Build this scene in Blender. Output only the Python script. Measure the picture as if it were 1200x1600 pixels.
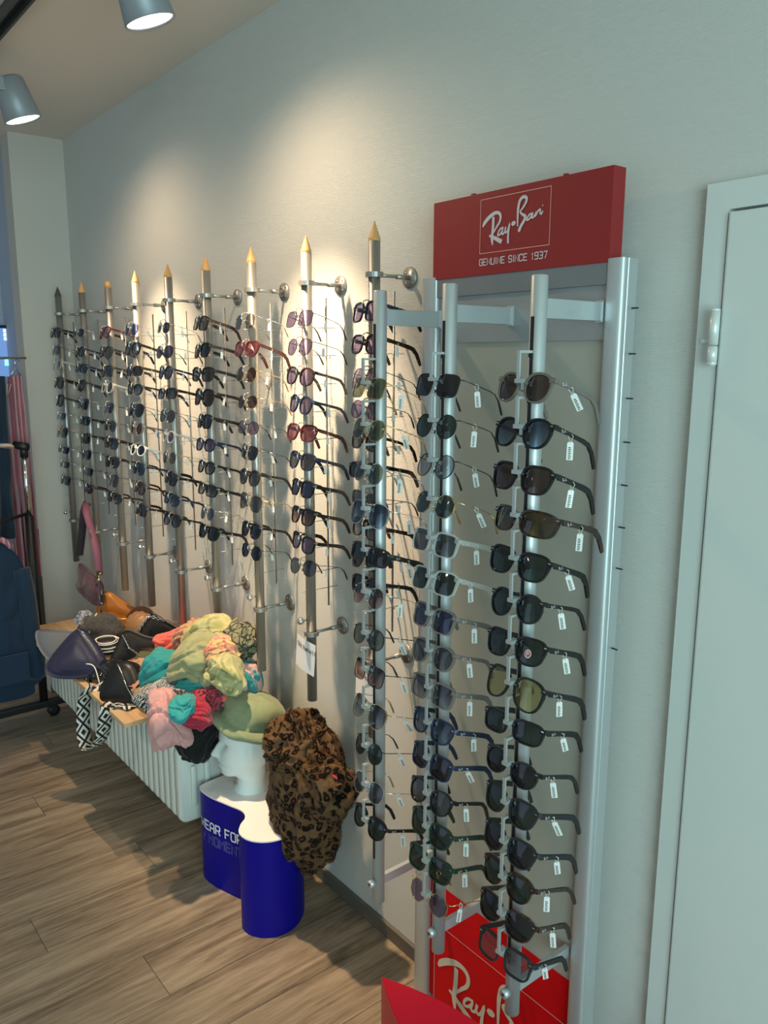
import bpy, bmesh, math, random
from math import pi, sin, cos, radians as R_
from mathutils import Vector, Matrix, Euler, noise

random.seed(7)
for o in list(bpy.data.objects):
    bpy.data.objects.remove(o)
scene = bpy.context.scene
COL = scene.collection

# ------------------------------------------------------------------ camera
CAM = Vector((0.0, -1.3506, 1.70))
F_PX = 1261.88
RM = Matrix(((0.62367, 0.14878, -0.76740), (0.78163, -0.11413, 0.61323), (0.00363, -0.98226, -0.18747)))
_x = Vector((1, 0, 0)); _y = Vector((0, 1, 0))
def _axes():
    v1 = Vector((-1027.0, -245.0, F_PX)); v2 = Vector((-24.0, 6600.0, F_PX))
    X = (-v1).normalized(); Z = -v2; Z = (Z - X * Z.dot(X)).normalized(); Y = Z.cross(X)
    return X, Y, Z
AX, AY, AZ = _axes()                      # world axes seen from the camera (x right, y down, z forward)
right = Vector((AX.x, AY.x, AZ.x)); down = Vector((AX.y, AY.y, AZ.y)); fwd = Vector((AX.z, AY.z, AZ.z))
cam_data = bpy.data.cameras.new('camera'); cam = bpy.data.objects.new('camera', cam_data); COL.objects.link(cam)
M = Matrix((( right.x, -down.x, -fwd.x), (right.y, -down.y, -fwd.y), (right.z, -down.z, -fwd.z))).to_4x4()
M.translation = CAM
cam.matrix_world = M
cam_data.sensor_fit = 'VERTICAL'; cam_data.sensor_height = 36; cam_data.sensor_width = 27
cam_data.lens = F_PX * 36 / 1600
cam_data.clip_start = 0.02
scene.camera = cam

def ray(p):
    a, b = p[0] - 600, p[1] - 800
    return right * a + down * b + fwd * F_PX
def on_x(p, x): r = ray(p); return CAM + r * ((x - CAM.x) / r.x)
def on_y(p, y): r = ray(p); return CAM + r * ((y - CAM.y) / r.y)
def on_z(p, z): r = ray(p); return CAM + r * ((z - CAM.z) / r.z)
def z_at(x, y, row):                      # height of the point above (x, y) that shows on image row
    d = Vector((x, y, 0)) - Vector((CAM.x, CAM.y, 0))
    # (down.(d+zk))/(fwd.(d+zk)) = (row-800)/F
    k = (row - 800) / F_PX
    return CAM.z + (k * fwd.dot(d) - down.dot(d)) / (down.z - k * fwd.z)

# ------------------------------------------------------------------ light and exposure
vs = scene.view_settings
vs.view_transform = 'Standard'; vs.look = 'None'; vs.exposure = 0.0; vs.gamma = 1.0
vs.use_curve_mapping = False
world = bpy.data.worlds.new('world'); scene.world = world; world.use_nodes = True
bg = world.node_tree.nodes['Background']; bg.inputs[0].default_value = (0.78, 0.86, 0.92, 1); bg.inputs[1].default_value = 0.33

def area(name, loc, target, size, power, color, size_y=None):
    l = bpy.data.lights.new(name, 'AREA'); l.energy = power; l.color = color
    l.shape = 'RECTANGLE'; l.size = size; l.size_y = size_y or size
    o = bpy.data.objects.new(name, l); COL.objects.link(o)
    o.location = loc; o.rotation_euler = (Vector(target) - Vector(loc)).to_track_quat('-Z', 'Y').to_euler()
    return o
area('shopfront_daylight', (2.45, -2.2, 1.45), (-4, -1.9, 1.3), 2.4, 128, (0.62, 0.95, 0.95), 2.2)
area('side_daylight', (-3.2, -4.0, 1.5), (-4.3, 0, 1.2), 1.4, 5, (0.6, 0.72, 1.0), 2.0)

LAMPS = [(-2.0, -0.47, 2.485, 19.0, 215.0), (-3.075, -0.47, 2.49, 13.0, 150.0)]   # spill and beam power

def add_fill_spot(x, y, power):  # unseen fill lamps, added to warm and brighten floor and ceiling
    l = bpy.data.lights.new('fill_spot', 'SPOT'); l.energy = power; l.color = (1.0, 0.86, 0.70); l.spot_size = R_(140); l.spot_blend = 1.0; l.shadow_soft_size = .06
    o = bpy.data.objects.new('fill_spot', l); COL.objects.link(o); o.location = (x, y, 2.6)
for _x, _y, _p in ((-2.6, -2.4, 60), (-0.9, -2.9, 6)): add_fill_spot(_x, _y, _p)

# ------------------------------------------------------------------ materials
MATS = {}
def mat(name, color, rough=0.6, metal=0.0, spec=0.5, alpha=None, emit=None, sheen=0.0, coat=0.0):
    if name in MATS: return MATS[name]
    m = bpy.data.materials.new(name); m.use_nodes = True
    b = m.node_tree.nodes['Principled BSDF']
    b.inputs['Base Color'].default_value = (*color, 1); b.inputs['Roughness'].default_value = rough
    b.inputs['Metallic'].default_value = metal; b.inputs['Specular IOR Level'].default_value = spec
    b.inputs['Sheen Weight'].default_value = sheen; b.inputs['Coat Weight'].default_value = coat
    if alpha is not None: b.inputs['Alpha'].default_value = alpha
    if emit: b.inputs['Emission Color'].default_value = (*emit[:3], 1); b.inputs['Emission Strength'].default_value = emit[3]
    MATS[name] = m
    return m
def nt(m): return m.node_tree, m.node_tree.nodes['Principled BSDF']
def node(t, kind, **kw):
    n = t.nodes.new(kind)
    for k, v in kw.items():
        if k in n.inputs: n.inputs[k].default_value = v
        else: setattr(n, k, v)
    return n
def coords(t, scale=(1, 1, 1), kind='Object', rot=(0, 0, 0)):
    c = t.nodes.new('ShaderNodeTexCoord'); mp = t.nodes.new('ShaderNodeMapping')
    mp.inputs['Scale'].default_value = scale; mp.inputs['Rotation'].default_value = rot
    t.links.new(c.outputs[kind], mp.inputs['Vector']); return mp.outputs[0]
def bump(m, tex_out, strength=0.3, dist=0.002):
    t, b = nt(m); n = node(t, 'ShaderNodeBump', Strength=strength, Distance=dist)
    t.links.new(tex_out, n.inputs['Height']); t.links.new(n.outputs[0], b.inputs['Normal'])
def ramp(t, fac, stops, interp='LINEAR'):
    r = t.nodes.new('ShaderNodeValToRGB'); r.color_ramp.interpolation = interp
    e = r.color_ramp.elements
    while len(e) < len(stops): e.new(0.5)
    for i, (p, c) in enumerate(stops): e[i].position = p; e[i].color = (*c, 1)
    t.links.new(fac, r.inputs[0]); return r.outputs[0]

def wallpaper(name, color):
    m = mat(name, color, 0.75, spec=0.25); t, b = nt(m)
    v = coords(t, (1, 1, 1))
    w = node(t, 'ShaderNodeTexWave', Scale=80.0, Distortion=3.0, Detail=2.0); w.bands_direction = 'Z'
    w.inputs['Detail Scale'].default_value = 0.6
    v2 = coords(t, (0.25, 0.25, 1)); t.links.new(v2, w.inputs['Vector'])
    n = node(t, 'ShaderNodeTexNoise', Scale=160.0, Detail=3.0); v3 = coords(t, (0.5, 0.5, 1.2)); t.links.new(v3, n.inputs['Vector'])
    mx = node(t, 'ShaderNodeMix', data_type='FLOAT'); mx.inputs[0].default_value = 0.4
    t.links.new(w.outputs['Fac'], mx.inputs[2]); t.links.new(n.outputs['Fac'], mx.inputs[3])
    bump(m, mx.outputs[0], 0.5, 0.0015)
    return m
M_wall = wallpaper('wallpaper', (0.62, 0.62, 0.60))
M_plain = mat('plain_wall_paint', (0.60, 0.56, 0.52), 0.8, spec=0.2)
M_ceil = mat('ceiling_paint', (0.74, 0.67, 0.60), 0.85, spec=0.2)
M_door = mat('door_lacquer', (0.66, 0.70, 0.69), 0.35)
M_alu = mat('anodised_aluminium', (0.56, 0.60, 0.62), 0.42, 0.6)
M_alu2 = mat('satin_aluminium_panel', (0.36, 0.38, 0.40), 0.5, 0.55)
M_steel = mat('brushed_steel', (0.40, 0.395, 0.38), 0.42, 0.8)
M_chrome = mat('chrome', (0.8, 0.8, 0.8), 0.12, 1.0)
M_wood_tip = mat('wooden_tip', (0.62, 0.33, 0.12), 0.5)
M_dark_tip = mat('dark_tip', (0.08, 0.07, 0.06), 0.5)
M_red = mat('red_board', (0.27, 0.013, 0.014), 0.5)
M_red2 = mat('red_lacquer', (0.62, 0.006, 0.028), 0.5, spec=0.2)
M_redfloor = mat('red_film', (0.62, 0.002, 0.006), 0.5, spec=0.15)
M_logo = mat('pale_print', (0.62, 0.55, 0.58), 0.5)
M_logo2 = mat('beige_print', (0.62, 0.58, 0.48), 0.5)
M_pinkline = mat('pink_line_print', (0.75, 0.36, 0.33), 0.5)
M_white = mat('white_plastic', (0.80, 0.81, 0.80), 0.4)
M_paper = mat('white_paper', (0.78, 0.77, 0.80), 0.8)
M_ink = mat('dark_ink', (0.03, 0.03, 0.04), 0.6)
M_black = mat('black_plastic', (0.012, 0.012, 0.013), 0.4)
M_rad = mat('radiator_enamel', (0.60, 0.64, 0.61), 0.4)
M_blue = mat('blue_vinyl', (0.004, 0.003, 0.23), 0.4, spec=0.2)
M_standtop = mat('white_stand_top', (0.80, 0.78, 0.78), 0.5)
M_base = mat('grey_baseboard', (0.13, 0.115, 0.095), 0.5)
M_lampbody = mat('grey_lamp_housing', (0.30, 0.33, 0.37), 0.45, 0.3)
M_track = mat('dark_track', (0.06, 0.065, 0.06), 0.5, 0.3)
M_glow = mat('lamp_glow', (1, 1, 1), 0.5, emit=(1.0, 0.93, 0.86, 9.0))

# frosted acrylic
def frosted():
    m = mat('frosted_acrylic', (0.46, 0.45, 0.40), 0.35); t, b = nt(m)
    tr = node(t, 'ShaderNodeBsdfTransparent'); tr.inputs[0].default_value = (0.8, 0.86, 0.82, 1)
    mx = node(t, 'ShaderNodeMixShader'); mx.inputs[0].default_value = 0.78
    out = t.nodes['Material Output']
    t.links.new(tr.outputs[0], mx.inputs[1]); t.links.new(b.outputs[0], mx.inputs[2]); t.links.new(mx.outputs[0], out.inputs[0])
    return m
M_frost = frosted()

def wood(name, c1, c2, c3, along='Y', sc=1.0, rough=0.45, rnd=True):
    m = mat(name, c1, rough, spec=0.35); t, b = nt(m)
    s = (9, 0.75, 9) if along == 'Y' else (0.75, 9, 9)
    v = coords(t, tuple(a * sc for a in s))
    if rnd:
        oi = t.nodes.new('ShaderNodeObjectInfo'); ad = node(t, 'ShaderNodeVectorMath', operation='ADD')
        mu = node(t, 'ShaderNodeVectorMath', operation='SCALE'); mu.inputs[0].default_value = (7, 13, 5)
        t.links.new(oi.outputs['Random'], mu.inputs['Scale']); t.links.new(v, ad.inputs[0]); t.links.new(mu.outputs[0], ad.inputs[1]); v = ad.outputs[0]
    n = node(t, 'ShaderNodeTexNoise', Scale=1.6, Detail=6.0, Roughness=0.62, Distortion=1.4); t.links.new(v, n.inputs['Vector'])
    n2 = node(t, 'ShaderNodeTexNoise', Scale=9.0, Detail=4.0, Roughness=0.7); t.links.new(v, n2.inputs['Vector'])
    mx = node(t, 'ShaderNodeMix', data_type='FLOAT'); mx.inputs[0].default_value = 0.38
    t.links.new(n.outputs['Fac'], mx.inputs[2]); t.links.new(n2.outputs['Fac'], mx.inputs[3])
    col = ramp(t, mx.outputs[0], [(0.34, c3), (0.47, c1), (0.62, c2)])
    t.links.new(col, b.inputs['Base Color']); bump(m, mx.outputs[0], 0.15, 0.001)
    return m
M_floor = wood('vinyl_plank', (0.235, 0.175, 0.122), (0.37, 0.29, 0.21), (0.090, 0.066, 0.045))
M_board = wood('oak_board', (0.62, 0.40, 0.22), (0.72, 0.50, 0.30), (0.45, 0.27, 0.14), along='X', rnd=False)

def lens_mat(name, top, bottom=None, gloss=0.07, mirror=None):
    m = bpy.data.materials.new(name); m.use_nodes = True; t = m.node_tree; t.nodes.clear()
    out = t.nodes.new('ShaderNodeOutputMaterial')
    tr = t.nodes.new('ShaderNodeBsdfTransparent'); gl = t.nodes.new('ShaderNodeBsdfGlossy'); gl.inputs['Roughness'].default_value = 0.06
    gl.inputs[0].default_value = (*(mirror or (0.85, 0.9, 1.0)), 1)
    df = t.nodes.new('ShaderNodeBsdfDiffuse'); df.inputs[0].default_value = (*[min(1, c * 0.35) for c in top], 1)
    if bottom:
        c = t.nodes.new('ShaderNodeTexCoord'); s = t.nodes.new('ShaderNodeSeparateXYZ'); t.links.new(c.outputs['Object'], s.inputs[0])
        mr = node(t, 'ShaderNodeMapRange'); mr.inputs[1].default_value = -0.022; mr.inputs[2].default_value = 0.016
        t.links.new(s.outputs['Z'], mr.inputs[0]); t.links.new(ramp(t, mr.outputs[0], [(0, bottom), (1, top)]), tr.inputs[0])
    else: tr.inputs[0].default_value = (*top, 1)
    lw = node(t, 'ShaderNodeFresnel', IOR=1.5)
    ma = node(t, 'ShaderNodeMath', operation='ADD'); ma.inputs[1].default_value = gloss - 0.04; t.links.new(lw.outputs[0], ma.inputs[0])
    m0 = t.nodes.new('ShaderNodeMixShader'); m0.inputs[0].default_value = 0.12
    t.links.new(tr.outputs[0], m0.inputs[1]); t.links.new(df.outputs[0], m0.inputs[2])
    mx = t.nodes.new('ShaderNodeMixShader'); t.links.new(ma.outputs[0], mx.inputs[0]); t.links.new(m0.outputs[0], mx.inputs[1]); t.links.new(gl.outputs[0], mx.inputs[2])
    t.links.new(mx.outputs[0], out.inputs[0]); return m
LENS = {
 'dark green': lens_mat('lens_dark_green', (0.035, 0.06, 0.045)),
 'olive green': lens_mat('lens_olive', (0.17, 0.19, 0.11)),
 'black': lens_mat('lens_black', (0.02, 0.02, 0.024)),
 'brown': lens_mat('lens_brown', (0.10, 0.055, 0.04)),
 'grey': lens_mat('lens_grey', (0.14, 0.15, 0.16)),
 'pale grey': lens_mat('lens_pale_grey', (0.42, 0.45, 0.50)),
 'blue gradient': lens_mat('lens_blue', (0.03, 0.06, 0.13), (0.25, 0.34, 0.42)),
 'brown gradient': lens_mat('lens_browngrad', (0.08, 0.045, 0.035), (0.58, 0.34, 0.26)),
 'grey gradient': lens_mat('lens_greygrad', (0.05, 0.055, 0.06), (0.45, 0.47, 0.48)),
 'amber brown': lens_mat('lens_amber', (0.12, 0.075, 0.015)),
 'yellow': lens_mat('lens_yellow', (0.62, 0.56, 0.28), gloss=0.12, mirror=(0.9, 0.85, 0.6)),
 'pink': lens_mat('lens_pink', (0.45, 0.18, 0.22)),
 'violet': lens_mat('lens_violet', (0.28, 0.22, 0.36)),
 'navy': lens_mat('lens_navy', (0.05, 0.06, 0.14)),
}
def tort():
    m = mat('tortoiseshell_acetate', (0.05, 0.02, 0.01), 0.2, coat=0.3); t, b = nt(m)
    n = node(t, 'ShaderNodeTexNoise', Scale=140.0, Detail=1.0); t.links.new(coords(t), n.inputs['Vector'])
    t.links.new(ramp(t, n.outputs['Fac'], [(0.45, (0.010, 0.007, 0.006)), (0.62, (0.05, 0.018, 0.008))]), b.inputs['Base Color']); return m
FRAME = {
 'black': mat('black_acetate', (0.008, 0.008, 0.009), 0.22),
 'matte black': mat('matte_black_acetate', (0.015, 0.016, 0.018), 0.55),
 'tortoiseshell': tort(),
 'clear': mat('clear_acetate', (0.62, 0.64, 0.62), 0.12, alpha=0.42),
 'smoky': mat('smoky_acetate', (0.19, 0.165, 0.15), 0.2, alpha=0.85),
 'dark blue': mat('dark_blue_acetate', (0.012, 0.022, 0.055), 0.25),
 'dark green': mat('dark_green_acetate', (0.012, 0.035, 0.022), 0.25),
 'silver': mat('silver_wire', (0.72, 0.72, 0.74), 0.2, 1.0),
 'gold': mat('gold_wire', (0.75, 0.55, 0.28), 0.25, 1.0),
 'gunmetal': mat('gunmetal_wire', (0.07, 0.065, 0.06), 0.3, 0.8),
 'red': mat('red_acetate', (0.07, 0.012, 0.016), 0.25),
 'white': mat('white_acetate', (0.75, 0.75, 0.75), 0.3),
}

# ------------------------------------------------------------------ mesh helpers
class MB:
    def __init__(s): s.v = []; s.f = []; s.m = []; s.cur = 0; s.smooth = []
    def add(s, vs, fs, sm=True):
        o = len(s.v); s.v += [tuple(p) for p in vs]
        for f in fs: s.f.append(tuple(o + i for i in f)); s.m.append(s.cur); s.smooth.append(sm)
        return s
    def box(s, a, b, rot=None, bev=0.0):
        x0, y0, z0 = a; x1, y1, z1 = b
        if bev > 0:
            bm = bmesh.new(); bmesh.ops.create_cube(bm, size=1.0)
            for v in bm.verts: v.co = Vector(((x0 + x1) / 2 + v.co.x * (x1 - x0), (y0 + y1) / 2 + v.co.y * (y1 - y0), (z0 + z1) / 2 + v.co.z * (z1 - z0)))
            bmesh.ops.bevel(bm, geom=bm.edges[:], offset=bev, segments=2, affect='EDGES', profile=0.6)
            bm.verts.index_update()
            vs = [rot @ v.co if rot else v.co.copy() for v in bm.verts]; fs = [[v.index for v in f.verts] for f in bm.faces]; bm.free()
            return s.add(vs, fs, False)
        vs = [(x, y, z) for x in (x0, x1) for y in (y0, y1) for z in (z0, z1)]
        if rot: vs = [rot @ Vector(p) for p in vs]
        return s.add(vs, [(0, 1, 3, 2), (4, 6, 7, 5), (0, 4, 5, 1), (2, 3, 7, 6), (0, 2, 6, 4), (1, 5, 7, 3)], False)
    def tube(s, pts, r, n=8, closed=False, caps=True, flat=None, up=None):
        """sweep; r a radius, list, or list of (w, h) half sizes with flat='rect'"""
        pts = [Vector(p) for p in pts]; N = len(pts)
        rs = r if isinstance(r, (list, tuple)) and not (flat and len(r) == 2 and not isinstance(r[0], (tuple, list))) else [r] * N
        vs = []; prev = None
        for i, p in enumerate(pts):
            if closed: d = pts[(i + 1) % N] - pts[i - 1]
            else: d = pts[min(i + 1, N - 1)] - pts[max(i - 1, 0)]
            if d.length < 1e-9: d = Vector((0, 0, 1))
            d.normalize()
            if prev is None or up is not None:
                u = Vector(up) if up is not None else (Vector((0, 0, 1)) if abs(d.z) < 0.9 else Vector((1, 0, 0)))
                a = d.cross(u).normalized()
            else:
                a = (prev - d * prev.dot(d)).normalized()
            b = a.cross(d).normalized() * 1.0; prev = a
            if flat == 'rect':
                w, h = rs[i]
                vs += [p + a * w + b * h, p - a * w + b * h, p - a * w - b * h, p + a * w - b * h]
            else:
                for k in range(n): vs.append(p + a * (rs[i] * cos(2 * pi * k / n)) + b * (rs[i] * sin(2 * pi * k / n)))
        if flat == 'rect': n = 4
        fs = []
        for i in range(N if closed else N - 1):
            j = (i + 1) % N
            for k in range(n): fs.append((i * n + k, i * n + (k + 1) % n, j * n + (k + 1) % n, j * n + k))
        if not closed and caps: fs += [tuple(range(n - 1, -1, -1)), tuple((N - 1) * n + k for k in range(n))]
        return s.add(vs, fs, flat != 'rect')
    def cyl(s, a, b, r, n=16, r2=None): return s.tube([a, b], [r, r if r2 is None else r2], n)
    def sphere(s, c, r, n=12, m=8, sc=(1, 1, 1)):
        c = Vector(c); vs = [c + Vector((0, 0, r * sc[2]))]
        for j in range(1, m):
            for i in range(n):
                a = pi * j / m; b = 2 * pi * i / n
                vs.append(c + Vector((r * sc[0] * sin(a) * cos(b), r * sc[1] * sin(a) * sin(b), r * sc[2] * cos(a))))
        vs.append(c - Vector((0, 0, r * sc[2]))); L = len(vs) - 1; fs = []
        for i in range(n):
            fs.append((0, 1 + i, 1 + (i + 1) % n)); fs.append((L, L - n + (i + 1) % n, L - n + i))
        for j in range(m - 2):
            for i in range(n):
                a = 1 + j * n + i; b = 1 + j * n + (i + 1) % n; fs.append((a, a + n, b + n, b))
        return s.add(vs, fs)
    def prism(s, pts, z0, z1):
        n = len(pts); vs = [(p[0], p[1], z0) for p in pts] + [(p[0], p[1], z1) for p in pts]
        s.add(vs, [tuple(range(n - 1, -1, -1)), tuple(range(n, 2 * n))], False)
        return s.add(vs, [(i, (i + 1) % n, n + (i + 1) % n, n + i) for i in range(n)], True)
    def build(s, name, mats, parent=None):
        me = bpy.data.meshes.new(name); me.from_pydata(s.v, [], s.f)
        if not isinstance(mats, (list, tuple)): mats = [mats]
        for m in mats: me.materials.append(m)
        me.polygons.foreach_set('material_index', s.m); me.polygons.foreach_set('use_smooth', s.smooth); me.update()
        return link(name, me, parent)
def link(name, me, parent=None):
    o = bpy.data.objects.new(name, me); COL.objects.link(o)
    if parent: o.parent = parent
    return o
def empty(name, loc, rot=(0, 0, 0)):
    o = bpy.data.objects.new(name, None); COL.objects.link(o); o.location = loc; o.rotation_euler = rot
    o.empty_display_size = 0.05; return o
def tag(o, label, cat, group=None):
    o['label'] = label; o['category'] = cat
    if group: o['group'] = group
    return o
def struct(o): o['kind'] = 'structure'; return o
def fix_normals(o):
    bm = bmesh.new(); bm.from_mesh(o.data); bmesh.ops.recalc_face_normals(bm, faces=bm.faces[:]); bm.to_mesh(o.data); bm.free(); return o

# ------------------------------------------------------------------ lettering
FONT = {
 'G': [[(1, .82), (.85, 1), (.15, 1), (0, .85), (0, .15), (.15, 0), (.85, 0), (1, .15), (1, .5), (.55, .5)]],
 'E': [[(1, 1), (0, 1), (0, 0), (1, 0)], [(0, .5), (.85, .5)]], 'N': [[(0, 0), (0, 1), (1, 0), (1, 1)]],
 'U': [[(0, 1), (0, .15), (.15, 0), (.85, 0), (1, .15), (1, 1)]], 'I': [[(.5, 0), (.5, 1)]],
 'S': [[(1, .82), (.85, 1), (.15, 1), (0, .85), (0, .63), (.13, .52), (.87, .5), (1, .38), (1, .15), (.85, 0), (.15, 0), (0, .18)]],
 'C': [[(1, .8), (.85, 1), (.15, 1), (0, .85), (0, .15), (.15, 0), (.85, 0), (1, .2)]],
 '1': [[(.2, .8), (.55, 1), (.55, 0)]], '9': [[(1, .5), (.15, .5), (0, .62), (0, .88), (.15, 1), (.85, 1), (1, .88), (1, .15), (.85, 0), (0, 0)]],
 '3': [[(0, 1), (.85, 1), (1, .88), (1, .62), (.85, .5), (.3, .5)], [(.85, .5), (1, .38), (1, .12), (.85, 0), (0, 0)]],
 '7': [[(0, 1), (1, 1), (.4, 0)]], 'W': [[(0, 1), (.1, 0), (.5, .6), (.9, 0), (1, 1)]],
 'A': [[(0, 0), (0, .8), (.2, 1), (.8, 1), (1, .8), (1, 0)], [(0, .42), (1, .42)]],
 'R': [[(0, 0), (0, 1), (.85, 1), (1, .85), (1, .6), (.85, .45), (0, .45)], [(.6, .45), (1, 0)]],
 'F': [[(1, 1), (0, 1), (0, 0)], [(0, .5), (.8, .5)]],
 'O': [[(.15, 1), (.85, 1), (1, .85), (1, .15), (.85, 0), (.15, 0), (0, .15), (0, .85), (.15, 1)]],
 'Y': [[(0, 1), (0, .6), (.5, .42), (1, .6), (1, 1)], [(.5, .42), (.5, 0)]],
 'M': [[(0, 0), (0, 1), (.5, .5), (1, 1), (1, 0)]], 'T': [[(0, 1), (1, 1)], [(.5, 1), (.5, 0)]],
 'V': [[(0, 1), (.5, 0), (1, 1)]], '5': [[(1, 1), (0, 1), (0, .55), (.85, .55), (1, .42), (1, .13), (.85, 0), (0, 0)]],
 '0': [[(.2, 1), (.8, 1), (1, .8), (1, .2), (.8, 0), (.2, 0), (0, .2), (0, .8), (.2, 1)]],
 '%': [[(0, 0), (1, 1)], [(.1, .75), (.25, .9), (.3, .75), (.1, .75)], [(.7, .2), (.85, .3), (.9, .15), (.7, .2)]],
 'a': [[(.1, .6), (.8, .6), (.9, .5), (.9, 0), (.1, 0), (.1, .3), (.9, .32)]], 'b': [[(0, 1), (0, 0), (.85, 0), (.9, .55), (0, .58)]],
 't': [[(.4, .9), (.4, 0), (.8, 0)], [(.1, .62), (.8, .62)]],
}
def stroke(mb, pts, w, f):
    """ribbon along pts in the (u, v) plane; w a width or list; f maps (u, v) to a point"""
    n = len(pts); ws = w if isinstance(w, list) else [w] * n
    P = [Vector(p) for p in pts]; vs = []
    o0 = Vector(f(0, 0)); nn = (Vector(f(.01, 0)) - o0).cross(Vector(f(0, .01)) - o0).normalized()
    lay = (len(mb.v) % 40) * 6e-6
    for i in range(n):
        d0 = (P[i] - P[i - 1]).normalized() if i else (P[1] - P[0]).normalized(); d1 = (P[i + 1] - P[i]).normalized() if i < n - 1 else d0
        d = (d0 + d1); d = d.normalized() if d.length > 1e-6 else d1
        q = Vector((-d.y, d.x)); k = min(1.5, 1 / max(.4, d.dot(d1))); p = P[i]
        if i == 0: p = p - d * ws[0] * .25
        if i == n - 1: p = p + d * ws[-1] * .25
        off = nn * (lay + i * 4e-6)
        vs += [Vector(f(*(p + q * ws[i] / 2 * k))) + off, Vector(f(*(p - q * ws[i] / 2 * k))) + off]
    mb.add(vs, [(2 * i, 2 * i + 1, 2 * i + 3, 2 * i + 2) for i in range(n - 1)], False)
def smooth_path(pts, k=4):
    P = [Vector(p) for p in pts]; out = []
    for i in range(len(P) - 1):
        a = P[max(i - 1, 0)]; b = P[i]; c = P[i + 1]; d = P[min(i + 2, len(P) - 1)]
        for j in range(k):
            t = j / k; out.append(0.5 * ((2 * b) + (c - a) * t + (2 * a - 5 * b + 4 * c - d) * t * t + (3 * b - a - 3 * c + d) * t ** 3))
    out.append(P[-1]); return out
def write(mb, text, u0, v0, h, w, gap, thick, f, space=None):
    u = u0
    for ch in text:
        if ch == ' ': u += space or w * .8; continue
        cw = w * (.35 if ch in 'I' else .7 if ch == '1' else 1)
        for st in FONT[ch]:
            if ch == 'I': st = [(.5, 0), (.5, 1)]
            stroke(mb, [(u + a * cw, v0 + b * h) for a, b in st], thick, f)
        u += cw + gap
    return u
# script logo, traced in the unit rectangle of its printed frame (u right, v up)
_sq = ((112, 215), (1125, 12), (1080, 855), (85, 985))
def _unit(p):
    x, y = p; u = 0.5; v = 0.5
    for _ in range(30):
        tx = _sq[0][0] + (_sq[1][0] - _sq[0][0]) * u; ty = _sq[0][1] + (_sq[1][1] - _sq[0][1]) * u
        bx = _sq[3][0] + (_sq[2][0] - _sq[3][0]) * u; by = _sq[3][1] + (_sq[2][1] - _sq[3][1]) * u
        v = (y - ty) / (by - ty); lx = _sq[0][0] + (_sq[3][0] - _sq[0][0]) * v; rx = _sq[1][0] + (_sq[2][0] - _sq[1][0]) * v
        u = (x - lx) / (rx - lx)
    return (u, 1 - v)
LOGO = [([(140, 590), (165, 540), (225, 470), (295, 412), (350, 388), (395, 402), (410, 450), (395, 520), (352, 590), (322, 640), (305, 672)], [20, 44, 46, 42, 36, 34, 32, 28, 24, 20, 14]),
        ([(302, 462), (298, 560), (290, 650), (278, 740), (280, 800), (285, 852)], [36, 36, 36, 40, 34, 14]),
        ([(240, 722), (290, 740), (350, 770), (412, 802)], [22, 34, 44, 48]),
        ([(445, 603), (405, 622), (375, 672), (368, 715), (398, 702), (430, 655), (445, 610), (428, 690), (452, 690), (478, 650)], [20] * 10),
        ([(482, 600), (472, 660), (492, 672), (520, 622), (542, 548), (526, 640), (516, 740), (515, 822)], [22, 20, 20, 20, 24, 24, 26, 28]),
        ([(570, 558), (582, 551), (612, 534), (624, 527)], [16, 46, 46, 16]),
        ([(655, 578), (660, 440), (668, 330), (692, 222), (738, 166), (784, 172), (786, 222), (742, 310), (697, 372), (722, 410), (765, 440), (748, 505), (705, 580), (675, 650)], [18, 26, 32, 34, 34, 34, 30, 24, 20, 26, 34, 34, 36, 38]),
        ([(872, 403), (832, 412), (795, 460), (785, 495), (820, 482), (855, 432), (872, 402), (852, 456), (875, 460), (900, 420)], [20] * 10),
        ([(916, 384), (905, 440), (938, 372), (968, 344), (974, 360), (968, 395), (988, 408), (1006, 370)], [22, 22, 20, 20, 20, 20, 20, 16]),
        ([(1002, 290), (1010, 286)], [12, 12])]
def logo(mb, f, W, H, k=3):
    """f maps metres (u right, v up) from the lower left of the printed frame"""
    s = W / 1010
    for pts, ws in LOGO:
        P = smooth_path([Vector(_unit(p)) for p in pts], k)
        P = [(p.x * W, p.y * H) for p in P]; w = []
        for i in range(len(ws) - 1):
            for j in range(k): w.append((ws[i] + (ws[i + 1] - ws[i]) * j / k) * s)
        w.append(ws[-1] * s); stroke(mb, P, w, f)
# ================================================================== room
X0, X1, YB, ZC, XC = -4.95, 2.6, -4.2, 2.70, -4.12
b = MB().box((XC - .1, 0, 0), (-0.79, .12, ZC)); b.box((-0.79, 0, 1.99), (.17, .12, ZC)); b.box((.17, 0, 0), (X1, .12, ZC))
struct(b.build('wall_right', M_wall))
struct(MB().box((XC - .12, -.245, 0), (XC, 0, ZC)).build('wall_far', M_plain))
M_bluish = mat('bluish_wall_paint', (0.50, 0.54, 0.66), 0.8)
struct(MB().box((X0 - .1, YB, 0), (X0, 0, ZC)).box((X0, -.12, 0), (XC - .12, 0, ZC)).build('wall_recess', M_bluish))
struct(MB().box((X0 - .1, YB - .1, 0), (X1, YB, ZC)).build('wall_left', M_plain))
struct(MB().box((X0 - .1, YB - .1, ZC), (X1, .12, ZC + .1)).build('ceiling', M_ceil))
fl = struct(MB().box((X0 - .1, YB - .1, -.1), (X1, .12, -.004)).build('floor', mat('dark_joint', (0.05, 0.04, 0.03), 0.8)))
PW, PL = 0.185, 1.22
plank_me = {}
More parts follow.
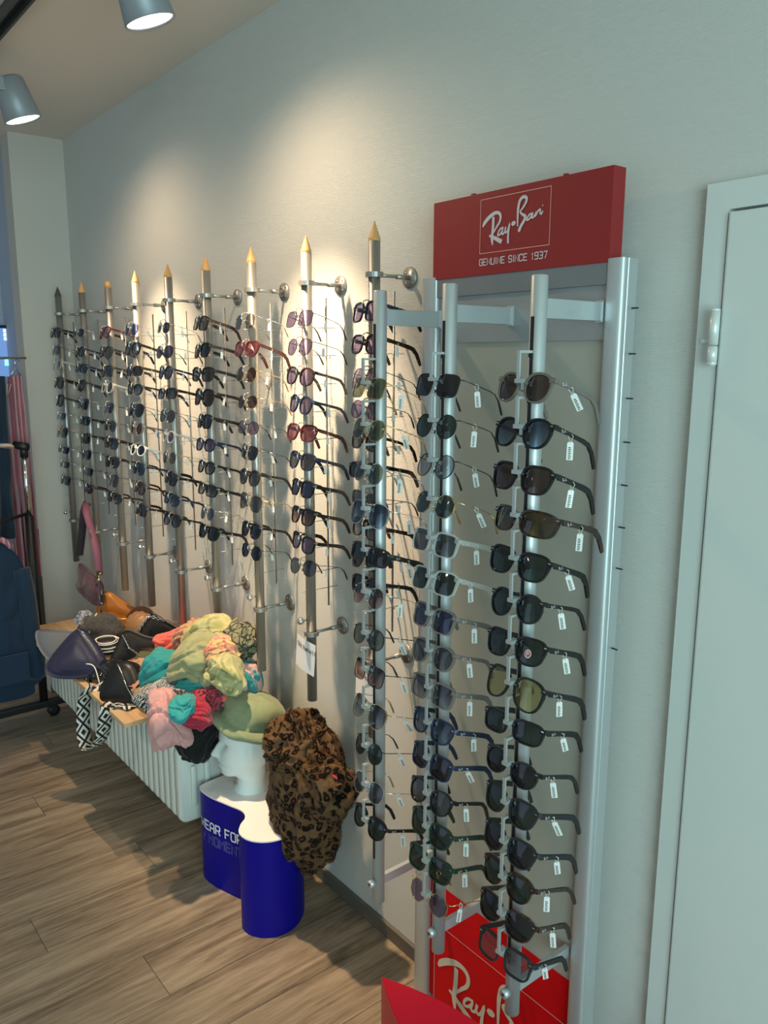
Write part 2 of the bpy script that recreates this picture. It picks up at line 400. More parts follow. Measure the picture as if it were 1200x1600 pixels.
def plank(x, y0, y1):
    key = round(y1 - y0, 3)
    if key not in plank_me:
        L = y1 - y0; e = .0007
        o = MB().box((-PW / 2 + e, -L / 2 + e, -.004), (PW / 2 - e, L / 2 - e, 0), bev=.0009).build('plank', M_floor, fl); plank_me[key] = o.data
    else: o = link('plank', plank_me[key], fl)
    o.location = (x, (y0 + y1) / 2, 0)
i = 0; x = -4.9
while x < 0.6:
    off = [0, .41, .82, .2, .61, 1.02][i % 6]; y = -off
    if off > 0: plank(x, -off, 0)
    while y > -3.2: plank(x, y - PL, y); y -= PL
    x += PW; i += 1
struct(MB().box((XC, -.012, 0), (-0.80, 0, .045), bev=.003).build('baseboard_right', M_base))
struct(MB().box((XC, -.245, 0), (XC + .012, -.012, .045), bev=.003).build('baseboard_far', M_base))
struct(MB().box((XC - .118, -.262, .30), (XC + .004, -.245, .86)).build('shade_strip_1', mat('painted_wall_shade', (0.07, 0.065, 0.06), 0.6)))  # dark panel painted in for the shadowed lower edge of the far wall

# door in the long wall
d = struct(empty('door_1', (-0.745, 0, 0)))
dl = MB().box((0, -.024, .01), (0.86, .02, 1.94), bev=.004).build('door_leaf', M_door, d)
for hz in (1.735, 0.30):
    h = MB(); h.cyl((-.004, -.034, hz - .042), (-.004, -.034, hz - .014), .0085, 14); h.cyl((-.004, -.034, hz - .012), (-.004, -.034, hz + .045), .0085, 14)
    h.sphere((-.004, -.034, hz - .042), .0088, 12, 8, (1, 1, .7)); h.sphere((-.004, -.034, hz + .046), .0085, 12, 8, (1, 1, .5)); h.box((-.03, -.028, hz - .008), (-.004, -.024, hz - .002))
    h.build('hinge', mat('white_hinge', (0.72, 0.76, 0.75), 0.3, 0.2), d)
fr = MB(); T = -.018
fr.box((-.045, T, 0), (-.004, .10, 1.945)); fr.box((.864, T, 0), (.905, .10, 1.945)); fr.box((-.045, T, 1.945), (.905, .10, 1.99))
fr.build('door_frame', M_door, d)

# window slit with a view of the bright street, at the far left
w = struct(empty('window_1', (-4.93, -.30, 1.3)))
pz = lambda p: on_x(p, -4.93)
a_, b_ = pz((-30, 512)), pz((25, 574))
MB().box((0, a_.y + .30, b_.z - 1.3 - .05), (.01, b_.y + .30, a_.z - 1.3)).build('lit_pane', mat('street_light_blue', (0.1, 0.2, 0.4), 0.2, emit=(0.16, 0.30, 0.62, 0.9)), w)
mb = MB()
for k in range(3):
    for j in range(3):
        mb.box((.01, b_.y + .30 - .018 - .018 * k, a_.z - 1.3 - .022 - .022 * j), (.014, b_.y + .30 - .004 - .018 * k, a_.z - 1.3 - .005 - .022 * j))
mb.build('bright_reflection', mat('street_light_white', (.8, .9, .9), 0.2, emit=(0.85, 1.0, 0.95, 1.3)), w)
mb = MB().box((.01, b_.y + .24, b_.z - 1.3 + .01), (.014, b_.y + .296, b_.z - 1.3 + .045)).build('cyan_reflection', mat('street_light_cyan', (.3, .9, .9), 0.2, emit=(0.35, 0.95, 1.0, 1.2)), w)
MB().box((0, b_.y + .30, b_.z - 1.3 - .1), (.03, b_.y + .315, a_.z - 1.3 + .02)).box((0, a_.y + .30, a_.z - 1.3), (.03, b_.y + .30, a_.z - 1.3 + .015)).build('window_frame', M_black, w)

# ================================================================== ceiling track and lamps
t = tag(empty('ceiling_track', (-2.9, -.592, ZC)), 'dark grey lighting track channel running along the ceiling above the wall poles', 'track')
MB().box((-1.9, -.022, -.032), (3.4, -.014, 0)).box((-1.9, .014, -.032), (3.4, .022, 0)).box((-1.9, -.014, -.006), (3.4, .014, 0)).build('channel', M_track, t)
MB().box((-1.9, -.014, -.02), (3.4, -.008, -.008)).build('conductor', M_alu2, t)
def lamp(x, y, z, power, beam, label):
    o = tag(empty('spotlight', (x, y, z)), label, 'lamp', 'ceiling track spotlights')
    dn = Vector((.05, .30, -.95)).normalized()
    q = dn.to_track_quat('-Z', 'Y').to_matrix()
    P = lambda a, b, c: q @ Vector((a, b, c))
    mb = MB(); prof = [(.0, .135), (.040, .133), (.049, .125), (.0615, .0), (.059, -.002), (.055, .004)]
    vs = []; n = 36
    for r, h in prof:
        for k in range(n): vs.append(P(r * cos(2 * pi * k / n), r * sin(2 * pi * k / n), h))
    mb.add(vs, [(i * n + k, i * n + (k + 1) % n, (i + 1) * n + (k + 1) % n, (i + 1) * n + k) for i in range(len(prof) - 1) for k in range(n)])
    mb.build('housing', M_lampbody, o)
    MB().add([P(.055 * cos(2 * pi * k / n), .055 * sin(2 * pi * k / n), .003) for k in range(n)], [tuple(range(n))], False).build('lit_lens', M_glow, o)
    a = MB(); top = Vector((-.02, -.135, ZC - .035 - z))
    a.tube([P(-.055, 0, .09), P(-.075, -.01, .10), top + Vector((-.04, 0, -.03)), top], [(.006, .02)] * 4, flat='rect', up=(1, 0, 0)); a.build('bracket', M_lampbody, o)
    MB().box((-.045, -.078, .075), (.035, -.045, .118), bev=.004).build('side_housing', M_lampbody, o)
    MB().box((-.09, -.157, ZC - .045 - z), (.05, -.113, ZC - .012 - z), bev=.003).build('track_adaptor', M_lampbody, o)
    l = bpy.data.lights.new('spot_beam', 'SPOT'); l.energy = power; l.color = (1.0, 0.72, 0.44); l.spot_size = R_(152); l.spot_blend = 1.0; l.shadow_soft_size = .022
    lo = bpy.data.objects.new('spot_beam', l); COL.objects.link(lo); lo.parent = o; lo.location = P(0, 0, -.012); lo.rotation_euler = q.to_euler()
    l2 = l.copy(); l2.energy = beam; l2.spot_size = R_(57); l2.spot_blend = 1.0
    lo2 = bpy.data.objects.new('spot_beam', l2); COL.objects.link(lo2); lo2.parent = o; lo2.location = P(0, 0, -.012); lo2.rotation_euler = q.to_euler()
    return o
lamp(*LAMPS[0], 'grey ceiling spotlight cut off by the top edge, nearer and larger lamp')
lamp(*LAMPS[1], 'grey ceiling spotlight near the left edge, farther and smaller lamp')

# ================================================================== sunglasses
SHAPES = {  # w, h, exponent, flare(top wider), outer droop, wrap
 'round': (.047, .046, 2.0, .00, 0, 1.6), 'oval': (.051, .040, 2.2, .06, 0, 1.8), 'panto': (.050, .046, 2.3, .13, 0, 1.6),
 'square': (.052, .044, 3.8, .06, 0, 1.7), 'wayfarer': (.054, .044, 2.9, .17, 0, 1.8), 'aviator': (.057, .050, 2.5, .12, .006, 2.0),
 'octagonal': (.051, .046, 0, .03, 0, 1.6), 'rectangular': (.056, .036, 3.4, .08, 0, 2.0), 'wraparound': (.062, .040, 3.0, .10, 0, 3.8),
 'browline': (.052, .043, 2.6, .15, 0, 1.7)}
def outline(shape, side, n=26):
    w, h, e, fl_, dr, wr = SHAPES[shape]; out = []; w *= 1.03; h *= 1.04
    for i in range(n):
        a = 2 * pi * i / n + pi / n; c, s_ = cos(a), sin(a)
        if e == 0:
            k = pi / 4; aa = (a + pi / 8) % k - k / 2; rr = cos(k / 2) / cos(aa) * 1.04; x, z = w / 2 * rr * c, h / 2 * rr * s_
        else:
            x = w / 2 * math.copysign(abs(c) ** (2 / e), c); z = h / 2 * math.copysign(abs(s_) ** (2 / e), s_)
        x *= 1 + fl_ * z / h * 1.6
        if x > 0: z += (0.05 * x if shape == 'wayfarer' else 0)
        if z < 0 and dr: z -= dr * (.5 + x / w); x *= 1 - .12 * (-z / h)
        out.append((x, z))
    return out
cache = {}
def glasses_meshes(shape, fk, lk, wire):
    key = (shape, fk, lk, wire)
    if key in cache: return cache[key]
    w, h, e, fl_, dr, wr = SHAPES[shape]
    gap = .018; cx = gap / 2 + w / 2 + (.0005 if wire else .002)
    Y = lambda X: wr * X * X
    rw, rd = (.0006, .0010) if wire else (.0016, .0026)
    ms = [FRAME[fk], M_chrome, FRAME['black'] if shape == 'browline' else FRAME[fk]]
    fr_ = MB()
    for sd in (1, -1):
        ol = outline(shape, sd); n = len(ol); vs = []
        for i, (x, z) in enumerate(ol):
            x0, z0 = ol[i - 1]; x1, z1 = ol[(i + 1) % n]; nx, nz = (z1 - z0), -(x1 - x0); L = math.hypot(nx, nz) or 1; nx, nz = nx / L, nz / L
            tw = rw * (1.5 if (z > 0 and not wire) else 1.0)
            if shape == 'browline': tw = .0042 if z > h * .12 else .0008
            for (o_, yy) in ((-.0004, -rd), (tw * 1.6, -rd), (tw * 1.6, rd), (-.0004, rd)):
                X = (cx + x + nx * o_) * sd; vs.append((X, Y(X) + yy, z + nz * o_))
        fr_.cur = 0
        fr_.add(vs, [(i * 4 + k, i * 4 + (k + 1) % 4, ((i + 1) % n) * 4 + (k + 1) % 4, ((i + 1) % n) * 4 + k) for i in range(n) for k in range(4)], False)
        # end piece
        ex = cx + w / 2 * (1 + fl_ * .6); ez = h * .30
        fr_.cur = 0
        if wire: fr_.tube([((ex - .002) * sd, Y(ex), ez), ((ex + .005) * sd, Y(ex) + .001, ez + .001), ((ex + .007) * sd, Y(ex) + .006, ez + .001)], .0012, 5)
        else:
            fr_.tube([((ex - .006) * sd, Y(ex) - .0005, ez + .001), ((ex + .005) * sd, Y(ex) + .001, ez + .002), ((ex + .007) * sd, Y(ex) + .006, ez + .002)], [(.0028, .0042), (.003, .0042), (.0022, .004)], flat='rect', up=(0, 0, 1))
            fr_.cur = 1; fr_.box(((ex + .001) * sd - .0028, Y(ex) - .0036, ez + .001), ((ex + .001) * sd + .0028, Y(ex) - .0024, ez + .003)); fr_.cur = 0
        # nose pad
        if wire: fr_.tube([(.0085 * sd, .001, -.002), (.009 * sd, .007, -.006), (.0075 * sd, .010, -.008)], .0006, 4); fr_.sphere((.0075 * sd, .011, -.010), .0035, 6, 5, (.5, .6, 1.2))
    inn = gap / 2 + .0015
    if wire:
        fr_.tube([(-inn, 0, .004), (-inn * .5, -.001, .0078), (0, -.0012, .0088), (inn * .5, -.001, .0078), (inn, 0, .004)], .0012, 6)
        if shape == 'aviator': fr_.tube([(-inn - .010, .0012, h * .44), (0, -.001, h * .40), (inn + .010, .0012, h * .44)], .0011, 6)
    else: fr_.tube([(-inn - .002, .0, .006), (-inn * .6, -.0008, .0095), (0, -.001, .0105), (inn * .6, -.0008, .0095), (inn + .002, .0, .006)], [(.0030, .0042), (.003, .0030), (.003, .0027), (.003, .003), (.003, .0042)], flat='rect', up=(0, 1, 0))
    frame_me = mesh_of(fr_, 'frame_front', ms)
    lens = []
    for sd in (1, -1):
        ol = outline(shape, sd); mb = MB(); vs = [(cx * sd, Y(cx) - .0022, 0)]; n = len(ol)
        for k in (.5, 1.0):
            for x, z in ol:
                X = (cx + x * k) * sd; vs.append((X, Y(X) - .0022 * (1 - k * k), z * k))
        mb.add(vs, [(0, 1 + i, 1 + (i + 1) % n) for i in range(n)] + [(1 + i, 1 + n + i, 1 + n + (i + 1) % n, 1 + (i + 1) % n) for i in range(n)])
        lens.append(mesh_of(mb, 'lens', [LENS[lk]]))
    tem = []
    for sd in (1, -1):
        mb = MB(); tx = (ex + .007) * sd; y0 = Y(ex) + .005
        pth = [(tx, y0, ez + .001), (tx * .99, y0 + .035, ez + .001), (tx * .97, y0 + .075, ez), (tx * .95, y0 + .092, ez - .002), (tx * .93, y0 + .108, ez - .012), (tx * .91, y0 + .121, ez - .027), (tx * .90, y0 + .128, ez - .036)]
        if wire:
            mb.tube(pth[:4], .0010, 6); mb.tube(pth[3:], [.0012, .0020, .0026, .0022], 6)
        else:
            hs = [.0040, .0034, .0040, .0042, .0040, .0038, .0030] if shape in ('round', 'panto', 'oval', 'browline', 'octagonal') else [.0052, .0046, .0054, .0056, .0048, .0042, .0032]
            mb.tube(pth, [(.0019, v) if False else (v, .0019) for v in hs], flat='rect', up=(1, 0, 0))
        tem.append(mesh_of(mb, 'temple', [FRAME[fk] if not wire or True else 0]))
    cache[key] = (frame_me, lens, tem, (ex, Y(ex), ez)); return cache[key]
def mesh_of(mb, name, mats):
    me = bpy.data.meshes.new(name); me.from_pydata(mb.v, [], mb.f)
    for m in mats: me.materials.append(m)
    me.polygons.foreach_set('material_index', mb.m); me.polygons.foreach_set('use_smooth', mb.smooth); me.update()
    bm = bmesh.new(); bm.from_mesh(me); bmesh.ops.recalc_face_normals(bm, faces=bm.faces[:]); bm.to_mesh(me); bm.free()
    return me
def tag_mesh(big):
    w, h = (.0055, .0145) if big else (.0042, .010)
    mb = MB(); q = Matrix.Rotation(R_(-38), 3, 'Z')           # plate faces the shopper
    P = lambda a, b, c: q @ Vector((a, b, c))
    mb.tube([P(0, -.001, .006), P(0, .004, 0), P(0, 0, -.012), P(0, -.004, 0)], [(.0022 if big else .0016, .0004)] * 4, closed=True, flat='rect')
    vs = []
    for yy in (-.0004, .0004):
        for a, c in ((-w, -.012), (-w, -.012 - 2 * h), (w, -.012 - 2 * h), (w, -.012), (w * .55, -.0095), (-w * .55, -.0095)): vs.append(q @ Vector((yy, a, c)))
    mb.add(vs, [(0, 1, 2, 3, 4, 5), (11, 10, 9, 8, 7, 6)] + [(i, (i + 1) % 6, 6 + (i + 1) % 6, 6 + i) for i in range(6)], False)
    if big:
        mb.cur = 1; 
        for k in range(7):
            z = -.019 - k * .0031; a0, a1 = (-w * .55, w * .35) if k % 2 else (-w * .55, w * .2)
            mb.add([q @ Vector((.0007, a0, z)), q @ Vector((.0007, a1, z)), q @ Vector((.0007, a1, z - .0016)), q @ Vector((.0007, a0, z - .0016))], [(0, 1, 2, 3)], False)
    return mesh_of(mb, 'price_tag', [M_white, M_ink])
TAG_BIG, TAG_SMALL = tag_mesh(True), tag_mesh(False)
logo_mb = MB(); logo(logo_mb, lambda u, v: (0, u, v), .016, .0085, 1); LOGO_ME = mesh_of(logo_mb, 'temple_logo', [M_logo])
WIRE = ('silver', 'gold', 'gunmetal')
ORD = ['', 'topmost', 'second from top', 'third from top', 'fourth from top', 'fifth from top', 'sixth from top', 'seventh from top', 'eighth from top', 'ninth from top', 'tenth from top', 'eleventh from top', 'twelfth from top', 'thirteenth from top', 'fourteenth from top', 'bottommost']
def sunglasses(loc, shape, fk, lk, where, group, big=True, sc=1.0, yaw=0, droop=.3, roll=0, with_logo=False, tagit=True, tagrot=0.2):
    wire = fk in WIRE
    fm, ln, tm, (ex, ey, ez) = glasses_meshes(shape, fk, lk, wire)
    o = empty('sunglasses', loc, (-droop, roll, yaw)); o.scale = (sc, sc, sc)
    fdesc = fk + (' wire' if wire else '')
    tag(o, f'{fdesc} {shape} sunglasses, {lk} lenses, {where}', 'sunglasses', group)
    link('frame_front', fm, o)
    for i in (0, 1): link('lens', ln[i], o)
    t1 = link('temple', tm[0], o); link('temple', tm[1], o)
    if with_logo and not wire:
        l = link('temple_logo', LOGO_ME, t1); l.location = (ex + .0098, ey + .012, ez - .004)
    if tagit:
        g = link('price_tag', TAG_BIG if big else TAG_SMALL, o)
        g.location = (ex + .006, ey + .034 + random.uniform(0, .02), ez - .001); g.rotation_euler = (tagrot + droop, 0, random.uniform(-.3, .3))
    return o

# ================================================================== steel wall poles
PY = -.114
POLES = []   # X, top z, bottom z
for px, tp, bt in (((90, 455), 447, 878), ((127, 448), 440, 905), ((168, 440), 432, 920), ((211, 431), 423, 943), ((262, 423), 415, 973), ((321, 411), 402, 1010), ((392, 396), 385, 1047), ((478, 374), 364, 1089), ((585, 352), 341, 1120)):
    X = on_y(px, PY).x; POLES.append((X, z_at(X, PY, tp), z_at(X, PY, bt)))
ZTOP = sum(p[1] for p in POLES) / 9; ZBOT = .705
NTH = ['first', 'second', 'third', 'fourth', 'fifth', 'sixth', 'seventh', 'eighth', 'ninth']
GY = PY - .030
ROWS = [
 [520, 547, 570, 597, 625, 650, 675, 702, 725, 750], [520, 550, 575, 602, 630, 657, 685, 710, 737, 763],
 [520, 550, 580, 605, 637, 665, 692, 722, 750, 778], [515, 545, 580, 608, 640, 670, 703, 732, 762, 796],
 [512, 550, 582, 615, 650, 682, 715, 747, 780, 812], [505, 548, 585, 620, 658, 695, 730, 765, 802, 832],
 [503, 545, 585, 628, 668, 706, 746, 784, 828, 862], [498, 542, 588, 632, 676, 720, 763, 806, 848, 886],
 [487, 538, 590, 640, 688, 735, 780, 826, 872, 915]]
hook_mb = MB(); hook_mb.tube([(0, -.012, .020), (0, -.022, .024), (0, -.032, .021), (0, -.038, .013), (0, -.038, .004), (0, -.032, .000), (0, -.012, 0)], .0016, 6); hook_mb.box((-.004, -.0135, -.003), (.004, -.011, .024))
HOOK_ME = mesh_of(hook_mb, 'hook', [M_chrome])
pin_mb = MB(); pin_mb.cyl((0, .010, 0), (0, .095, 0), .0011, 6); pin_mb.cyl((0, -.012, 0), (0, -.03, 0), .0012, 6); PIN_ME = mesh_of(pin_mb, 'cross_pin', [M_steel])
disc_mb = MB(); disc_mb.cyl((0, -.005, 0), (0, 0, 0), .0265, 24); disc_mb.cyl((0, -.045, 0), (0, -.005, 0), .0062, 12)
disc_mb.cur = 1
for a in (pi / 4, 3 * pi / 4, 5 * pi / 4, 7 * pi / 4): disc_mb.cyl((.018 * cos(a), -.0062, .018 * sin(a)), (.018 * cos(a), -.0045, .018 * sin(a)), .003, 8)
DISC_ME = mesh_of(disc_mb, 'wall_disc', [M_steel, M_chrome])
rod_mb = MB(); rod_mb.cyl((0, PY + .014, 0), (0, -.03, 0), .0045, 10)
ring = []
for k in range(20): ring.append((.0185 * cos(2 * pi * k / 20), PY + .0185 * sin(2 * pi * k / 20), 0))
rod_mb.tube(ring, [(.0035, .006)] * 20, closed=True, flat='rect', up=(0, 0, 1)); ROD_ME = mesh_of(rod_mb, 'bracket', [M_steel])
PR = .0145
bm_ = MB(); n = 22; prof = [(PR, ZBOT), (PR, ZTOP - .048)]
bm_.tube([(0, 0, ZBOT), (0, 0, ZTOP - .046)], PR, n); TUBE_ME = mesh_of(bm_, 'pole_tube', [M_steel])
tip_mb = MB(); tip_mb.tube([(0, 0, ZTOP - .046), (0, 0, ZTOP - .040), (0, 0, ZTOP)], [PR, PR, .0008], 20)
TIP_ME = {m: mesh_of(tip_mb, 'pointed_tip', [m]) for m in (M_wood_tip, M_dark_tip)}
for me in TIP_ME.values():
    for p in me.polygons: p.use_smooth = False
blunt = MB(); blunt.tube([(0, 0, ZTOP - .046), (0, 0, ZTOP - .022)], [PR, .009], 20); BLUNT = mesh_of(blunt, 'pointed_tip', [M_wood_tip])
desc = ['with a dark tip, beside the far corner', 'with the maroon bag strap on it', 'with a blunt wooden tip', 'with a pointed wooden tip, above the orange bag', 'above the black chain bag', 'standing into the scarf pile', 'above the sage green hat', 'with a white paper notice near its foot', 'half hidden behind the aluminium rack']
FR_W = ['black', 'gunmetal', 'tortoiseshell', 'matte black', 'gold', 'silver', 'dark blue', 'gunmetal', 'black']
LN_W = {0: ['black', 'navy', 'grey', 'blue gradient'], 1: ['grey', 'navy', 'violet', 'black', 'brown', 'grey gradient']}
SH_W = ['panto', 'round', 'wayfarer', 'square', 'aviator', 'oval', 'rectangular']
SPEC = {(2, 3): ('round', 'clear', 'grey'), (3, 0): ('panto', 'tortoiseshell', 'violet'), (3, 5): ('round', 'smoky', 'brown'), (3, 6): ('oval', 'white', 'black'), (3, 0): ('panto', 'silver', 'navy'),
 (6, 0): ('round', 'silver', 'grey'), (6, 1): ('wayfarer', 'red', 'pink'), (6, 2): ('round', 'gold', 'brown'), (6, 8): ('round', 'black', 'black'), (6, 9): ('round', 'gunmetal', 'black'),
 (7, 0): ('square', 'gunmetal', 'violet'), (7, 1): ('panto', 'gunmetal', 'violet'), (7, 2): ('panto', 'tortoiseshell', 'violet'), (7, 3): ('panto', 'dark blue', 'violet'), (7, 4): ('wayfarer', 'red', 'pink'),
 (7, 5): ('wayfarer', 'dark blue', 'grey'), (7, 6): ('wayfarer', 'black', 'navy'), (7, 7): ('wayfarer', 'black', 'brown gradient'), (7, 8): ('wayfarer', 'black', 'violet'), (7, 9): ('panto', 'gunmetal', 'grey'),
 (8, 0): ('square', 'dark blue', 'violet'), (8, 1): ('wayfarer', 'tortoiseshell', 'violet'), (8, 2): ('aviator', 'gunmetal', 'violet'), (0, 2): ('round', 'clear', 'pale grey'),
 (2, 0): ('wayfarer', 'red', 'violet'), (4, 5): ('oval', 'clear', 'violet'), (5, 3): ('aviator', 'black', 'brown')}
for i, (X, zt, zb) in enumerate(POLES):
    p = tag(empty('display_pole', (X, PY, 0)), f'{NTH[i]} steel wall pole from the corner, {desc[i]}', 'display pole', 'steel display poles on the wall')
    link('pole_tube', TUBE_ME, p)
    link('pointed_tip', BLUNT if i == 2 else TIP_ME[M_dark_tip if i == 0 else M_wood_tip], p)
    for z in (1.895, .912):
        b = link('bracket', ROD_ME, p); b.location = (0, -PY, z)
        link('wall_disc', DISC_ME, b)
    MB().cyl((0, .062, .985), (0, .062, 1.86), .0027, 8).build('back_rod', M_steel, p)
    MB().cyl((0, -.014, .955), (0, -.03, .955), .003, 8).sphere((0, -.036, .955), .0105, 14, 10).build('ball_knob', M_chrome, p)
    rows = ROWS[i]
    for j, r in enumerate(rows):
        z = z_at(X, GY, r)
        h = link('hook', HOOK_ME, p); h.location = (0, 0, z + .004)
        q = link('cross_pin', PIN_ME, p); q.location = (0, 0, z - .022)
        if (i, j) in SPEC: sh, fk, lk = SPEC[(i, j)]
        else:
            sh = random.choice(SH_W); fk = random.choice(FR_W); lk = random.choice(LN_W[0 if i < 5 else 1])
        on = 'ten' and ORD[j + 1] if j < 9 else 'bottommost'
        sunglasses((X, GY, z), sh, fk, lk, f'{on} on {NTH[i]} wall pole', f'sunglasses on the {NTH[i]} wall pole', big=False, sc=.93, yaw=random.uniform(-.14, .10), droop=random.uniform(.18, .30), roll=random.uniform(-.05, .05), tagit=True, tagrot=random.uniform(-.2, .3))
    q = link('cross_pin', PIN_ME, p); q.location = (0, 0, z_at(X, GY, rows[-1]) - .075)

# paper notices
def notice(X, zc, w, h, label, text, rot):
    o = tag(empty('paper_notice', (X, PY, zc), (0, rot, 0)), label, 'notice', 'paper notices on the poles')
    f = lambda u, v: Vector((u, -.0165 - .002 * cos(u * 60) + .35 * u * u, v))
    mb = MB(); N = 10; vs = []
    for k in range(N + 1):
        for v in (-h / 2, h / 2): vs.append(f(-w / 2 + w * k / N, v))
    mb.add(vs, [(2 * k, 2 * k + 2, 2 * k + 3, 2 * k + 1) for k in range(N)]); mb.build('sheet', M_paper, o)
    mb = MB(); write(mb, text, -w * .42, h * .18, .012, .0072, .0028, .0018, lambda u, v: f(u, v) + Vector((0, -.0012, 0))); mb.build('lettering', M_ink, o)
notice(POLES[7][0] - .012, .845, .098, .10, 'crumpled white paper notice on the eighth wall pole', '50% Rabatt', .12)
notice(POLES[8][0] - .012, .845, .098, .12, 'white paper notice on the ninth wall pole behind the rack', '50% Rabatt', .05)

# ================================================================== aluminium rack
FY = -.085      # front plane of the uprights
rk = tag(empty('sunglasses_rack', (-1.16, FY, 0)), 'tall aluminium sunglasses rack with red sign and three poles, by the white door', 'display rack')
L = lambda X, y, z: (X + 1.16, y - FY, z)
def rail_x(c, y=FY): return on_y(c, y).x
xl0, xl1 = rail_x((657, 435)), rail_x((680, 433)); xr0, xr1 = rail_x((946, 405)), rail_x((974, 402)); RT = z_at(xr1, FY, 401)
def upright(x0, x1, nm):
    mb = MB(); n = 10; c = (x0 + x1) / 2; hw = (x1 - x0) / 2; pts = [(c - hw, FY + .045), ]
    for k in range(n + 1):
        a = pi - pi * k / n; pts.append((c + hw * cos(a) * 1.0, FY + .010 - .010 * sin(a) ** .7))
    pts += [(c + hw, FY + .016), (c + hw - .003, FY + .016), (c + hw - .003, FY + .019), (c + hw, FY + .019), (c + hw, FY + .045)]
    pts = [(a + 1.16, b - FY) for a, b in pts][::-1]
    mb.prism(pts, 0.0, RT); o = mb.build('upright', M_alu, rk); fix_normals(o)
    for p_ in o.data.polygons:
        if abs(p_.normal.z) < .5 and p_.normal.y > -.2: p_.use_smooth = False
    return o
upright(xl0, xl1, 'l'); upright(xr0, xr1, 'r')
hz = z_at(xr0, FY, 531); lz = z_at(-1.0, FY, 440)
MB().box(L(xl1, FY + .012, hz), L(xr0, FY + .034, RT - .045)).build('header_panel', M_alu2, rk)
MB().box(L(xl1, FY + .006, RT - .045), L(xr0, FY + .036, RT - .003), bev=.001).build('header_bar', mat('header_bar_grey', (0.24, 0.26, 0.28), 0.5, 0.5), rk)
rz = z_at(xl1, FY + .02, 1372)
MB().box(L(xl1, FY + .018, rz), L(xr0, FY + .026, hz)).build('frosted_panel', M_frost, rk)
# lower red panel with script logo
rp = MB().box(L(xl1, FY + .018, .02), L(xr0, FY + .026, rz)).build('red_panel', M_redfloor, rk)
bw = (xr0 - xl1) - .035; bx = xl1 + .018; bt = z_at(bx, FY + .017, 1440); bh = bw / 1.76
mb = MB(); f = lambda u, v: L(bx + u, FY + .0172, bt - bh + v)
stroke(mb, [(0, 0), (0, bh), (bw, bh), (bw, 0)], .0022, f); mb.build('printed_frame', M_pinkline, rp)
mb = MB(); logo(mb, lambda u, v: L(bx + u, FY + .0170, bt - bh + v), bw * .98, bh * 1.0); mb.build('script_logo', M_logo2, rp)
# sign board
sy = FY + .004
sx0, sx1 = on_y((678, 318), sy).x, on_y((960, 258), sy).x; sz1 = z_at(sx1, sy, 257); sz0 = RT - .006
sb = MB().box(L(sx0, sy, sz0), L(sx1, sy + .036, sz1), bev=.0012).build('sign_board', M_red, rk)
mb = MB()
for xx in (.22, .74): mb.box(L(sx0 + (sx1 - sx0) * xx, sy + .012, sz1), L(sx0 + (sx1 - sx0) * xx + .008, sy + .02, sz1 + .006))
mb.build('clip', M_red, sb)
p0, p1 = on_y((752, 313), sy), on_y((862, 291), sy); q0 = on_y((749, 397), sy)
fw, fh = p1.x - p0.x, p0.z - q0.z
mb = MB(); stroke(mb, [(0, 0), (0, fh), (fw, fh), (fw, 0), (0, 0)], .0014, lambda u, v: L(p0.x + u, sy - .0008, q0.z + v)); mb.build('printed_frame', M_pinkline, sb)
mb = MB(); logo(mb, lambda u, v: L(p0.x + u, sy - .0009, q0.z + v), fw, fh); mb.build('script_logo', M_logo, sb)
mb = MB(); tw = fw / (18 + 2) ; write(mb, 'GENUINE SINCE 1937', 0, -.024, .0125, fw * .0447, fw * .0165, .0021, lambda u, v: L(p0.x + u, sy - .0009, q0.z + v), space=fw * .045); mb.build('slogan_lettering', M_logo, sb)
for k in range(9):
    z = 1.79 - .0815 * k
    if k == 7: continue
    MB().cyl(L(xr1 - .002, FY + .034, z), L(xr1 + .014, FY + .034, z), .0016, 6).build('side_pin', M_black, rk)

RY = FY - .162
HOOKS = {0: [563, 629, 697, 762, 827, 893, 958, 1015, 1075, 1136, 1197, 1253], 1: [554, 619, 682, 743, 804, 865, 924, 982, 1040, 1096, 1152, 1208, 1260, 1315, 1368], 2: [552, 624, 696, 764, 832, 899, 965, 1029, 1092, 1157, 1218, 1280, 1336, 1394, 1455]}
RP = []
for px in ((594, 480), (703, 480), (842, 480)): RP.append(on_y(px, RY).x)
ZPT = sum(z_at(x, RY, r) for x, r in zip(RP, (455, 441, 430))) / 3; ZPB = sum(z_at(x, RY, r) for x, r in zip(RP, (1402, 1486, 1583))) / 3
mb = MB(); PR2 = .0148
mb.tube([(0, 0, ZPB), (0, 0, ZPT - .002), (0, 0, ZPT)], [PR2, PR2, PR2 - .002], 24); mb.cur = 1
mb.box((-.0035, -PR2 - .0008, ZPB + .12), (.0035, -PR2 + .001, ZPT - .07)); RPOLE_ME = mesh_of(mb, 'rack_pole', [M_alu, M_black])
rh = MB(); 
rh.box((-.0035, -.048, .0005), (.0035, -.012, .005)); rh.box((-.0030, -.048, -.043), (.0030, -.044, .0005)); rh.box((-.007, -.048, -.050), (.007, -.028, -.043)); rh.cur = 1; rh.box((-.004, -.018, -.007), (.004, -.013, .0)); rh.cur = 0
rh.box((-.0028, -.036, -.062), (.0028, -.026, -.050)); RHOOK_ME = mesh_of(rh, 'hook', [M_alu, M_black])
